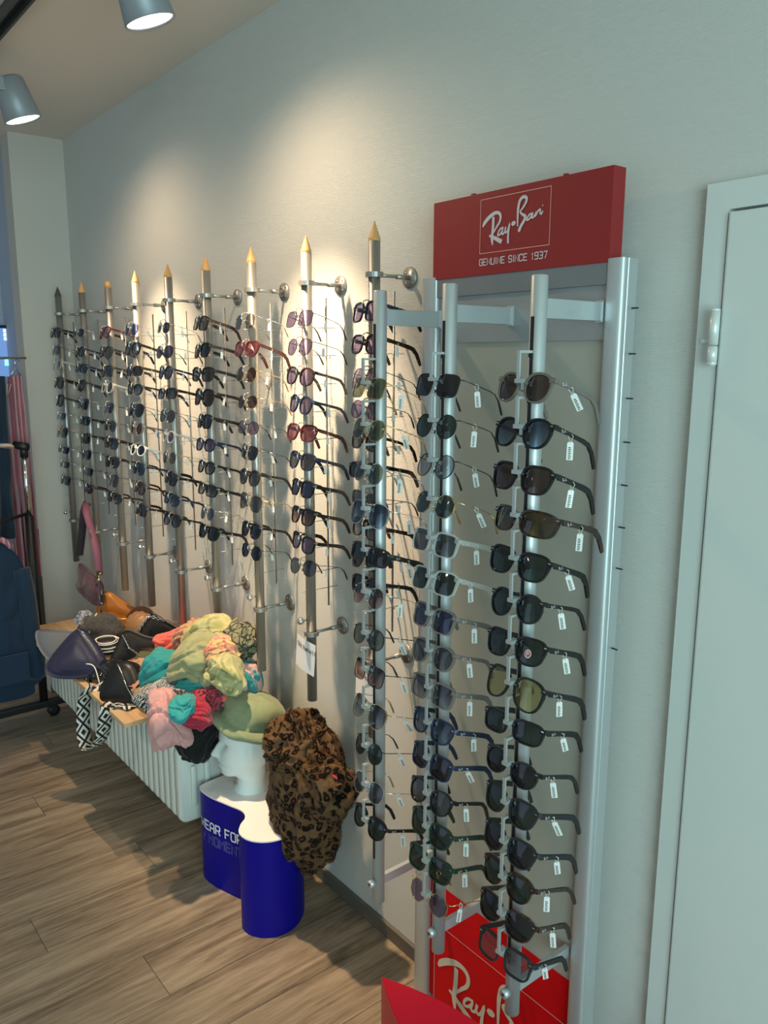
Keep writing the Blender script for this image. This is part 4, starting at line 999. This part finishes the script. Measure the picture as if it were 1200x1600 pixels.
# scarves
S_lime = textured('yellow_green_scarf', (0.36, 0.36, 0.15), 'blotch', (0.47, 0.44, 0.24), (0.24, 0.25, 0.10), 14)
S_sage = textured('pale_green_scarf', (0.30, 0.31, 0.17)); S_coral = textured('coral_scarf', (0.78, 0.15, 0.13)); S_teal = textured('teal_scarf', (0.03, 0.30, 0.32))
S_pink = textured('pink_scarf', (0.62, 0.33, 0.33)); S_black = textured('black_scarf', (0.008, 0.009, 0.010)); S_red = textured('red_pattern_scarf', (0.50, 0.045, 0.07), 'stripe', (0.10, 0.03, 0.05), None, 26)
S_crim = textured('crimson_scarf', (0.36, 0.02, 0.05)); S_dark = textured('olive_black_print', (0.20, 0.20, 0.12), 'cells', (0.02, 0.02, 0.015), None, 42)
S_grey = textured('grey_print_scarf', (0.10, 0.12, 0.14), 'stripe', (0.45, 0.46, 0.48), None, 40); S_bw = textured('black_white_print', (0.02, 0.02, 0.02), 'stripe', (0.55, 0.54, 0.52), None, 34)
S_mix = textured('coral_green_print', (0.42, 0.12, 0.13), 'blotch', (0.48, 0.46, 0.18), (0.62, 0.22, 0.2), 40); S_tealpink = textured('teal_pink_scarf', (0.60, 0.36, 0.33), 'stripe', (0.04, 0.24, 0.28), None, 7)
S_lgrey = textured('light_grey_scarf', (0.46, 0.44, 0.45))
SC = [ # where, depth, half sizes (width, height in 1/1000 of distance), material, label, pleats, seed roll
 ((275, 1007), -.15, (28, 18), .3, S_coral, 'bright coral scarf at the upper left of the scarf pile', 7),
 ((303, 1000), -.13, (31, 20), .5, S_mix, 'coral and lime printed scarf near the top of the pile', 8),
 ((330, 1004), -.19, (38, 27), .9, S_lime, 'pale yellow-green chiffon scarf on top of the pile', 6),
 ((371, 1010), -.15, (25, 33), -.5, S_dark, 'olive and black printed scarf at the upper right of the pile', 7),
 ((312, 1040), -.27, (38, 29), -.3, S_sage, 'pale green sheer scarf in the middle of the pile', 6),
 ((353, 1050), -.25, (22, 26), .9, S_lime, 'yellow-green knotted scarf above the coral scarf', 8),
 ((345, 1020), -.235, (24, 15), .3, S_mix, 'red-pink printed scarf beside the foot of the sixth pole', 9),
 ((258, 1052), -.31, (36, 24), .6, S_teal, 'turquoise scarf at the left of the pile', 5),
 ((325, 1070), -.26, (42, 15), .0, S_teal, 'dark turquoise scarf under the pale green scarf', 7),
 ((380, 1062), -.15, (27, 22), -.4, S_tealpink, 'dusty pink scarf with teal bands behind the green hat', 4),
 ((276, 1078), -.34, (26, 14), -.2, S_grey, 'grey patterned scarf beneath the turquoise scarf', 7),
 ((252, 1083), -.37, (20, 12), .2, S_lgrey, 'small light grey scarf fold beneath the turquoise scarf', 6),
 ((243, 1096), -.38, (25, 22), -.8, S_bw, 'black and white printed scarf beside the black bucket bag', 7),
 ((317, 1094), -.29, (30, 19), .5, S_red, 'red scarf with dark woven lines left of the green hat', 7),
 ((350, 1088), -.22, (27, 18), -.4, S_coral, 'coral red scarf tucked behind the green hat', 7),
 ((286, 1104), -.39, (17, 13), .3, S_teal, 'small rolled blue-green scarf above the pink scarf', 5),
 ((303, 1116), -.35, (25, 16), -.2, S_crim, 'crimson gathered scarf above the black scarf', 9),
 ((262, 1133), -.41, (25, 36), .25, S_pink, 'pale pink scarf draped over the end of the board', 5),
 ((309, 1146), -.27, (31, 30), .2, S_black, 'black fluffy scarf hanging above the radiator end', 8),
]
vdir = math.atan2(right.y, right.x)
def draped(c, hw, hh, hd, roll, m, pleats, seed, nu=88, nv=44):
    """gathered cloth bundle: pleats run from end to end of the long axis and twist"""
    mb = MB(); R3 = Matrix.Rotation(vdir, 3, 'Z') @ Matrix.Rotation(-roll, 3, 'Y'); vs = []; bend = (-.9, .6, -.5, -.8, .3)[seed % 5]
    for j in range(nv + 1):
        for i in range(nu):
            a = pi * j / nv; b_ = 2 * pi * i / nu; d = Vector((cos(a), sin(a) * cos(b_), sin(a) * sin(b_)))
            o3 = Vector((seed * 3.1, seed * 1.7, 0))
            w1 = noise.noise(d * 1.4 + o3) * 1.5; w2 = noise.noise(d * 3.1 + o3)
            ph = pleats * b_ + (1.6 * cos(a) + w1 * 1.6) * 2.2 * (1 if seed % 2 else -1)
            fold = abs(sin(ph / 2)) ** .75 - .6
            fold2 = abs(sin(ph * 1.0 + 5 * w2 + 2.0)) - .6
            env = sin(a) ** .45
            k = 1 + (.26 * fold + .12 * fold2) * env + .5 * noise.noise(d * 1.2 + o3 * 2) + .06 * noise.noise(d * 6 + o3)
            sq = lambda t_: math.copysign(abs(t_) ** .8, t_)
            vs.append(R3 @ Vector((hw * sq(d.x) * (1 + .25 * noise.noise(Vector((b_ * .0, d.y * 2, d.z * 2)) + o3)), hd * sq(d.y) * k, hh * sq(d.z) * k + bend * hh * (d.x * d.x - .4))))
    mb.add(vs, [(j * nu + i, (j + 1) * nu + i, (j + 1) * nu + (i + 1) % nu, j * nu + (i + 1) % nu) for j in range(nv) for i in range(nu)])
    o = mb.build('scarf', m); o.location = c; fix_normals(o); return o
for k, (p, y, (hw, hh), roll, m, lab, pl) in enumerate(SC):
    c = on_y(p, y); s_ = (c - CAM).dot(fwd) / F_PX * 1.16
    tag(draped(c, hw * s_, hh * s_, max(.05, min(hw, hh) * s_ * 1.1), roll, m, pl + 4, k + 1), lab, 'scarf', 'scarves heaped on the board')
# bed of cloth under the pile
o = lump('scarf', (-2.66, -.20, .545), (.24, .17, .05), (0, 0, .0), S_mix, .3, 2.0, 31); tag(o, 'mixed printed scarf forming the bottom layer of the pile', 'scarf', 'scarves heaped on the board')

# ================================================================== blue display stand
SH = .318
STP = [(-2.285, -.25), (-2.268, -.303), (-2.20, -.305), (-2.12, -.282), (-2.06, -.264), (-2.02, -.274), (-1.993, -.305), (-1.958, -.328), (-1.915, -.325), (-1.878, -.298), (-1.858, -.255), (-1.862, -.20), (-1.90, -.145), (-1.97, -.10), (-2.05, -.072), (-2.15, -.06), (-2.235, -.09), (-2.282, -.16)]
so = smooth_outline(STP, 8); cxs, cys = -2.07, -.2
st = tag(empty('display_stand', (cxs, cys, 0)), 'low curved blue display stand with white top holding the mannequin head', 'display stand')
lo_ = [(a - cxs, c - cys) for a, c in so]
MB().prism(lo_[::-1] if False else lo_, 0, SH - .004).build('blue_body', M_blue, st)
tp = MB(); tp.prism([(a * 1.004, c * 1.006) for a, c in lo_], SH - .004, SH); fix_normals(tp.build('white_top', M_standtop, st))
# text around the curved front, starting at the left bend
i0 = min(range(len(so)), key=lambda i: (Vector(so[i]) - Vector((-2.272, -.295))).length)
arc = [Vector(so[(i0 + k) % len(so)]) for k in range(60)]; cum = [0]
for k in range(59): cum.append(cum[-1] + (arc[k + 1] - arc[k]).length)
def wrapf(u, v, off=.0012):
    k = 0
    while k < 58 and cum[k + 1] < u: k += 1
    t_ = (u - cum[k]) / max(1e-6, cum[k + 1] - cum[k]); p = arc[k].lerp(arc[k + 1], t_); d = (arc[k + 1] - arc[k]).normalized(); nrm = Vector((d.y, -d.x))
    p = p + nrm * off; return (p.x - cxs, p.y - cys, v)
fx = MB(); write(fx, 'EWEAR FOR', -.012 + .012, .196, .030, .0185, .0075, .0052, wrapf, space=.016); fx.build('white_lettering', mat('lettering_white', (.72, .74, .80), .5), st)
fx = MB(); write(fx, 'RY MOMENT', .0, .150, .030, .0185, .0075, .0052, lambda u, v: wrapf(u, v, .0010), space=.016); fx.build('outlined_lettering', mat('lettering_outline', (.34, .34, .62), .5), st)
fx = MB(); write(fx, 'RY MOMENT', .0, .150, .030, .0185, .0075, .0034, lambda u, v: wrapf(u, v, .0014), space=.016); fx.build('outlined_lettering', M_blue, st)

# ================================================================== mannequin head
def head_mesh():
    mb = MB(); nu, nv = 96, 110; vs = []
    # z, front x, back x, half width (facing +x), metres; neck base at z=0
    prof = [(0, .050, -.066, .060), (.02, .042, -.060, .055), (.05, .036, -.058, .050), (.075, .034, -.058, .048), (.088, .050, -.060, .050), (.096, .082, -.058, .055), (.105, .094, -.064, .058), (.118, .095, -.070, .062), (.128, .091, -.076, .065), (.136, .095, -.080, .067), (.148, .093, -.086, .069), (.160, .092, -.090, .071), (.180, .090, -.095, .073), (.192, .087, -.097, .075), (.205, .093, -.098, .076), (.225, .092, -.098, .077), (.245, .084, -.092, .074), (.262, .068, -.080, .066), (.276, .046, -.060, .050), (.285, .02, -.032, .028), (.288, 0, -.01, .004)]
    def at(z):
        for i in range(len(prof) - 1):
            if prof[i][0] <= z <= prof[i + 1][0]:
                t_ = (z - prof[i][0]) / (prof[i + 1][0] - prof[i][0]); t_ = t_; return [prof[i][k] + (prof[i + 1][k] - prof[i][k]) * t_ for k in (1, 2, 3)]
        return prof[-1][1:]
    g = lambda x, s_: math.exp(-(x / s_) ** 2)
    for j in range(nv + 1):
        z = .288 * j / nv; f_, bk, hw = at(z)
        for i in range(nu):
            a = 2 * pi * i / nu; c, s_ = cos(a), sin(a)
            cxm = (f_ + bk) / 2; x = cxm + (f_ - bk) / 2 * (abs(c) ** .9) * (1 if c > 0 else -1); y = hw * (abs(s_) ** .92) * (1 if s_ > 0 else -1)
            if c > 0:
                nz = g(y, .011 + .006 * max(0, (.17 - z) / .03)) * (max(0, min(1, (.200 - z) / .045))) * (1 if z > .150 else g(z - .150, .006)); x += .030 * nz
                for sd in (1, -1): x -= .019 * g(y - sd * .030, .015) * g(z - .187, .011); x += .009 * g(y - sd * .031, .011) * g(z - .184, .006)
                x += .008 * g(y, .022) * (g(z - .138, .0045) + g(z - .125, .005)); x -= .007 * g(y, .024) * g(z - .1315, .003); x -= .006 * g(y, .03) * g(z - .112, .005)
                for sd in (1, -1): x += .004 * g(y - sd * .03, .02) * g(z - .204, .006)
            for sd in (1, -1):
                e_ = g(x + .012, .014) * g(z - .175, .024) * (1 if s_ * sd > 0 else 0); y += sd * .013 * e_
            vs.append((x, y, z))
    fs = [(j * nu + i, j * nu + (i + 1) % nu, (j + 1) * nu + (i + 1) % nu, (j + 1) * nu + i) for j in range(nv) for i in range(nu)]
    fs += [tuple(range(nu - 1, -1, -1)), tuple(nv * nu + i for i in range(nu))]
    vs = [(x, y, z + (.020 * max(0, min(1, (.075 - x) / .09)) * max(0, min(1, (z - .082) / .01)) * max(0, min(1, (.135 - z) / .04)))) for x, y, z in vs]
    vs = [(x, y, z * .6 if z < .08 else (.048 + (z - .08) * .875 if z < .096 else .062 + (z - .096) * 1.22)) for x, y, z in vs]
    mb.add(vs, fs); return mb
hd = on_z((388, 1229), SH)
mh = tag(empty('mannequin_head', (hd.x, hd.y, SH), (0, 0, math.atan2(-.86, -.46))), 'white foam mannequin head in profile wearing the sage green hat', 'mannequin head')
M_foam = mat('white_foam', (0.72, 0.78, 0.78), 0.65)
hs = .95
hb = head_mesh(); hb.v = [(a * hs, b_ * hs, c * hs) for a, b_, c in hb.v]; hb.build('head', M_foam, mh)
MB().tube([(.034, .034, .032), (.042, .022, .029), (.046, .008, .028)], .0012, 5).build('red_mark', mat('faded_red_mark', (.45, .1, .12), .6), mh)
# hat
M_sage = textured('sage_fleece', (0.235, 0.275, 0.165), 'blotch', (0.25, 0.29, 0.175), (0.225, 0.265, 0.155), 30, .95, .2)
ht = tag(empty('bucket_hat', (hd.x, hd.y, SH), (0, 0, math.atan2(-.86, -.46))), 'sage green fleece bucket hat on the white mannequin head', 'hat')
mb = MB(); nu, rings = 60, []
prof = [(.134, .166, 0), (.144, .176, .0), (.146, .190, 0), (.140, .204, 0), (.128, .213, 0), (.113, .215, 0), (.117, .240, 0), (.116, .27, 0), (.102, .295, 0), (.084, .312, 0), (.055, .322, 0), (.02, .326, 0), (.001, .327, 0)]
inner = [(.095, .215, 0), (.108, .200, 0), (.122, .182, 0), (.130, .173, 0)]
vs = []; allp = inner + prof
tilt = Matrix.Rotation(R_(-20), 3, 'Y')
for r, z, _ in allp:
    for i in range(nu):
        a = 2 * pi * i / nu; k = 1 + .15 * (crumple(Vector((cos(a), sin(a), z * 9)), 1.5, 5) - .4) + .05 * noise.noise(Vector((cos(a) * 3, sin(a) * 3, z * 40)))
        wav = .008 * sin(3 * a + 1) * (1 if z < .21 else .3)
        p = Vector((r * k * cos(a) * 1.0, r * k * sin(a) * .88, (z - .235) * (.70 if z < .235 else .88) + wav)); p = tilt @ p; vs.append(p * .89 + Vector((-.020, 0, .247)))
mb.add(vs, [(j * nu + i, j * nu + (i + 1) % nu, (j + 1) * nu + (i + 1) % nu, (j + 1) * nu + i) for j in range(len(allp) - 1) for i in range(nu)])
mb.build('felt_crown_and_brim', M_sage, ht)

# ================================================================== leopard faux fur
def leopard():
    m = mat('leopard_faux_fur', (.2, .1, .05), .95, spec=.05, sheen=.05); t, b = nt(m); v = coords(t)
    n = node(t, 'ShaderNodeTexNoise', Scale=18.0, Detail=2.0); t.links.new(v, n.inputs['Vector'])
    ad = node(t, 'ShaderNodeMix', data_type='RGBA', blend_type='ADD'); ad.inputs[0].default_value = .05
    t.links.new(v, ad.inputs[6]); t.links.new(n.outputs['Color'], ad.inputs[7])
    vo = node(t, 'ShaderNodeTexVoronoi', Scale=42.0, Randomness=.85); t.links.new(ad.outputs[2], vo.inputs['Vector'])
    n2 = node(t, 'ShaderNodeTexNoise', Scale=70.0, Detail=2.0); t.links.new(v, n2.inputs['Vector'])
    m2 = node(t, 'ShaderNodeMath', operation='MULTIPLY_ADD'); m2.inputs[1].default_value = .45; t.links.new(n2.outputs['Fac'], m2.inputs[0]); t.links.new(vo.outputs['Distance'], m2.inputs[2])
    t.links.new(ramp(t, m2.outputs[0], [(.0, (.075, .035, .018)), (.36, (.085, .04, .02)), (.44, (.010, .006, .005)), (.64, (.011, .007, .006)), (.73, (.115, .062, .030)), (1, (.135, .078, .040))]), b.inputs['Base Color']); return m
M_leo = leopard()
lp = tag(empty('leopard_fur_bag', on_y((480, 1230), -.155)), 'brown leopard print faux fur bag slumped between blue stand and wall', 'bag')
def fur(o, count, ln, m, seed=1):
    rnd = random.Random(seed); me = o.data; polys = me.polygons; mb = MB(); vs = []; fs = []
    for k in range(count):
        p = polys[rnd.randrange(len(polys))]; ids = list(p.vertices); w_ = [rnd.random() for _ in ids]; s_ = sum(w_); c = Vector((0, 0, 0))
        for q, i_ in zip(w_, ids): c += me.vertices[i_].co * (q / s_)
        nn = p.normal + Vector((rnd.uniform(-.6, .6), rnd.uniform(-.6, .6), rnd.uniform(-.9, .3))); nn.normalize(); a = nn.orthogonal().normalized() * .0004
        b_ = len(vs); vs += [c - a, c + a, c + nn * ln * rnd.uniform(.6, 1.2)]; fs.append((b_, b_ + 1, b_ + 2))
    mb.add(vs, fs); f_ = mb.build('fur_strands', m, o.parent); f_.location = o.location; f_['kind'] = 'stuff'; return f_
c0 = on_y((480, 1230), -.155)
b1 = lump('fur_body', Vector((.0, 0, -.03)), (.142, .10, .235), (0, R_(12), R_(0)), M_leo, .16, 1.8, 41, n=(80, 60), parent=lp)
b2 = lump('fur_collar', on_y((470, 1172), -.16) - c0, (.105, .09, .105), (.2, .3, 0), M_leo, .42, 2.0, 44, n=(80, 54), parent=lp)
b3 = lump('fur_flap', on_y((512, 1232), -.19) - c0, (.085, .06, .085), (.1, -.6, .3), M_leo, .30, 1.5, 47, n=(72, 48), parent=lp)
M_strand = M_leo.copy(); M_strand.name = 'leopard_strands'; M_strand.node_tree.nodes['Principled BSDF'].inputs['Sheen Weight'].default_value = 0; M_strand.node_tree.nodes['Principled BSDF'].inputs['Specular IOR Level'].default_value = 0
for q, cnt in ((b1, 26000), (b2, 14000), (b3, 10000)): fur(q, cnt, .0075, M_strand)
c = on_y((523, 1214), -.27) - c0; MB().box(c + Vector((-.010, -.001, -.003)), c + Vector((.010, .001, .003))).build('red_care_label', mat('bright_red_label', (.75, .05, .07), .5), lp)

# ================================================================== clothes rail and garments at the left edge
M_navyj = textured('navy_fleece', (0.008, 0.028, 0.062)); M_den = textured('dark_denim', (0.010, 0.026, 0.05))
def pinkstripe():
    m = mat('pink_striped_cotton', (.5, .2, .25), .8); t, b = nt(m); v = coords(t)
    w_ = node(t, 'ShaderNodeTexWave', Scale=17.0, Distortion=.4); w_.bands_direction = 'Y'; t.links.new(v, w_.inputs['Vector'])
    t.links.new(ramp(t, w_.outputs['Fac'], [(.6, (.36, .12, .16)), (.8, (.55, .33, .36))]), b.inputs['Base Color']); return m
M_pinks = pinkstripe()
def hanging(name, corners, th, folds, m, parent=None, seed=0, nx=40, nz=36, amp=.012):
    """garment sheet between top-left, top-right, bottom-right, bottom-left points, closed, with vertical folds"""
    tl, tr_, br, bl = [Vector(c) for c in corners]; mb = MB(); nrm = (tr_ - tl).cross(bl - tl).normalized()
    for s_ in (-1, 1):
        vs = []
        for j in range(nz + 1):
            for i_ in range(nx + 1):
                u, v = i_ / nx, j / nz; p = tl.lerp(tr_, u).lerp(bl.lerp(br, u), v)
                f_ = amp * (.3 + v) * sin(folds * 2 * pi * u + 1.5 * noise.noise(Vector((u * 3, v * 2, seed)))) + .02 * noise.noise(Vector((u * 4, v * 5, seed)))
                vs.append(p + nrm * (f_ + s_ * th * math.sqrt(max(0, sin(pi * min(1, max(0, u)))))))
        mb.add(vs, [(j * (nx + 1) + i_, j * (nx + 1) + i_ + 1, (j + 1) * (nx + 1) + i_ + 1, (j + 1) * (nx + 1) + i_) for j in range(nz) for i_ in range(nx)])
    return mb.build(name, m, parent)
rj = Vector((-3.84, -.355, 0)); rj.z = z_at(rj.x, rj.y, 697)
cr = tag(empty('clothes_rail', (rj.x, rj.y, 0)), 'chrome and black rolling clothes rail with caster at the left edge', 'clothes rail')
zt = rj.z
MB().cyl((0, 0, zt - .33), (0, 0, zt - .03), .0125, 16).build('chrome_upright', M_chrome, cr)
MB().cyl((0, 0, .06), (0, 0, zt - .32), .019, 16).build('black_upright', M_black, cr)
MB().cyl((0, 0, zt - .05), (0, 0, zt + .0), .018, 14).cyl((-.03, -.03, zt + .005), (.022, .01, zt - .003), .018, 14).build('corner_joint', M_black, cr)
MB().cyl((-.02, -.03, zt), (-.55, -.62, zt + .02), .0125, 14).build('hanging_rail', M_chrome, cr)
MB().box((-.02, -.60, .055), (.02, .10, .085), bev=.004).build('base_bar', M_black, cr)
for yy in (-.50, .04):
    MB().cyl((-.012, yy, .028), (.012, yy, .028), .028, 18).box((-.016, yy - .012, .028), (.016, yy + .012, .06)).build('caster', M_black, cr)
# pink trousers
tX = -4.02
g = lambda p, x=tX: on_x(p, x)
c_ = g((35, 740)); pt = tag(empty('striped_trousers', c_), 'pink vertically striped trousers with drawstring hanging by the far wall', 'trousers')
Lc = lambda p, x=tX: g(p, x) - c_
hanging('trouser_legs', [Lc((14, 588)), Lc((34, 586)), Lc((65, 898)), Lc((44, 905))], .018, 3.0, M_pinks, pt, 3)
hanging('trouser_legs', [Lc((12, 590), tX - .03), Lc((30, 586), tX - .03), Lc((52, 895), tX - .03), Lc((24, 900), tX - .03)], .014, 2.0, M_pinks, pt, 5)
MB().tube([Lc((12, 600), tX + .03), Lc((10, 618), tX + .04), Lc((12, 620), tX + .04), Lc((17, 600), tX + .03)], .003, 6).build('drawstring', mat('pale_pink_cord', (.6, .45, .47), .7), pt)
hg = MB(); a = Lc((24, 575)); hg.tube([Lc((14, 590)), a, Lc((33, 588))], .003, 6); hg.tube([a, a + Vector((0, 0, .03)), a + Vector((0, .012, .042)), a + Vector((0, .02, .03))], .002, 6); hg.build('wire_hanger', M_chrome, pt)
MB().cyl(a + Vector((0, -.5, .045)), a + Vector((0, .05, .045)), .006, 8).build('hanging_bar', M_chrome, pt)
# denim dress
c_ = g((0, 720), -3.93); dd = tag(empty('denim_dress', c_), 'dark blue denim garment hanging left of the pink striped trousers', 'garment')
Ld = lambda p: g(p, -3.93) - c_
hanging('denim_cloth', [Ld((-50, 585)), Ld((8, 588)), Ld((26, 838)), Ld((-60, 850))], .03, 3.0, M_den, dd, 8)
# navy jacket
jX = -3.60; c_ = g((10, 970), jX); jk = tag(empty('navy_jacket', c_), 'navy fleece jacket with patch pocket hanging at the left edge', 'jacket')
Lj = lambda p: g(p, jX) - c_
mb = MB(); outl = [(-112, 868), (-70, 850), (-40, 842), (-20, 848), (5, 850), (26, 868), (42, 900), (50, 940), (55, 990), (64, 1050), (62, 1062), (52, 1068), (50, 1082), (10, 1094), (-50, 1100), (-110, 1100), (-110, 900)]
oo = smooth_outline([tuple((Lj(p).y, Lj(p).z)) for p in outl][::-1], 4)
pf = puff(oo, .075, 10, .02, 3, edge=.02); q = Matrix.Rotation(R_(90), 3, 'Z'); pf.v = [tuple((q @ Vector(v))[:]) for v in pf.v]
pf.build('jacket_body', M_navyj, jk)
sl = MB(); sl.tube(smooth_path([Lj((28, 885)) + Vector((.05, 0, 0)), Lj((38, 940)) + Vector((.06, 0, 0)), Lj((46, 1000)) + Vector((.05, 0, 0)), Lj((55, 1052)) + Vector((.04, 0, 0))], 5), [.036] * 16, 16); sl.build('sleeve', M_navyj, jk)
s2 = MB(); s2.tube(smooth_path([Lj((-100, 885)), Lj((-118, 940)), Lj((-124, 1000)), Lj((-128, 1060))], 5), [.045] * 16, 16); s2.build('sleeve', M_navyj, jk)
hk = Lj((-30, 842)); MB().tube([hk + Vector((0, 0, -.02)), hk + Vector((0, 0, .035)), hk + Vector((-.012, 0, .05)), hk + Vector((-.026, 0, .04))], .0025, 6).build('hanger_hook', M_chrome, jk)
q0 = c_ + hk + Vector((-.012, 0, .042)); q1 = Vector((rj.x, rj.y, q0.z)); MB().cyl(q0 - Vector((rj.x, rj.y, 0)) + (q0 - q1) * .4, (0, 0, q0.z), .008, 12).build('lower_rail', M_black, cr)
pc = Lj((8, 1035)); MB().box(pc + Vector((.085, -.09, -.07)), pc + Vector((.098, .075, .06)), bev=.005).build('patch_pocket', M_navyj, jk)
MB().tube([Lj((-5, 846)) + Vector((0, 0, .01)), Lj((4, 848)) + Vector((.02, 0, .015)), Lj((16, 858)) + Vector((.03, 0, .012))], .012, 8).build('pink_collar', M_pinks, jk)
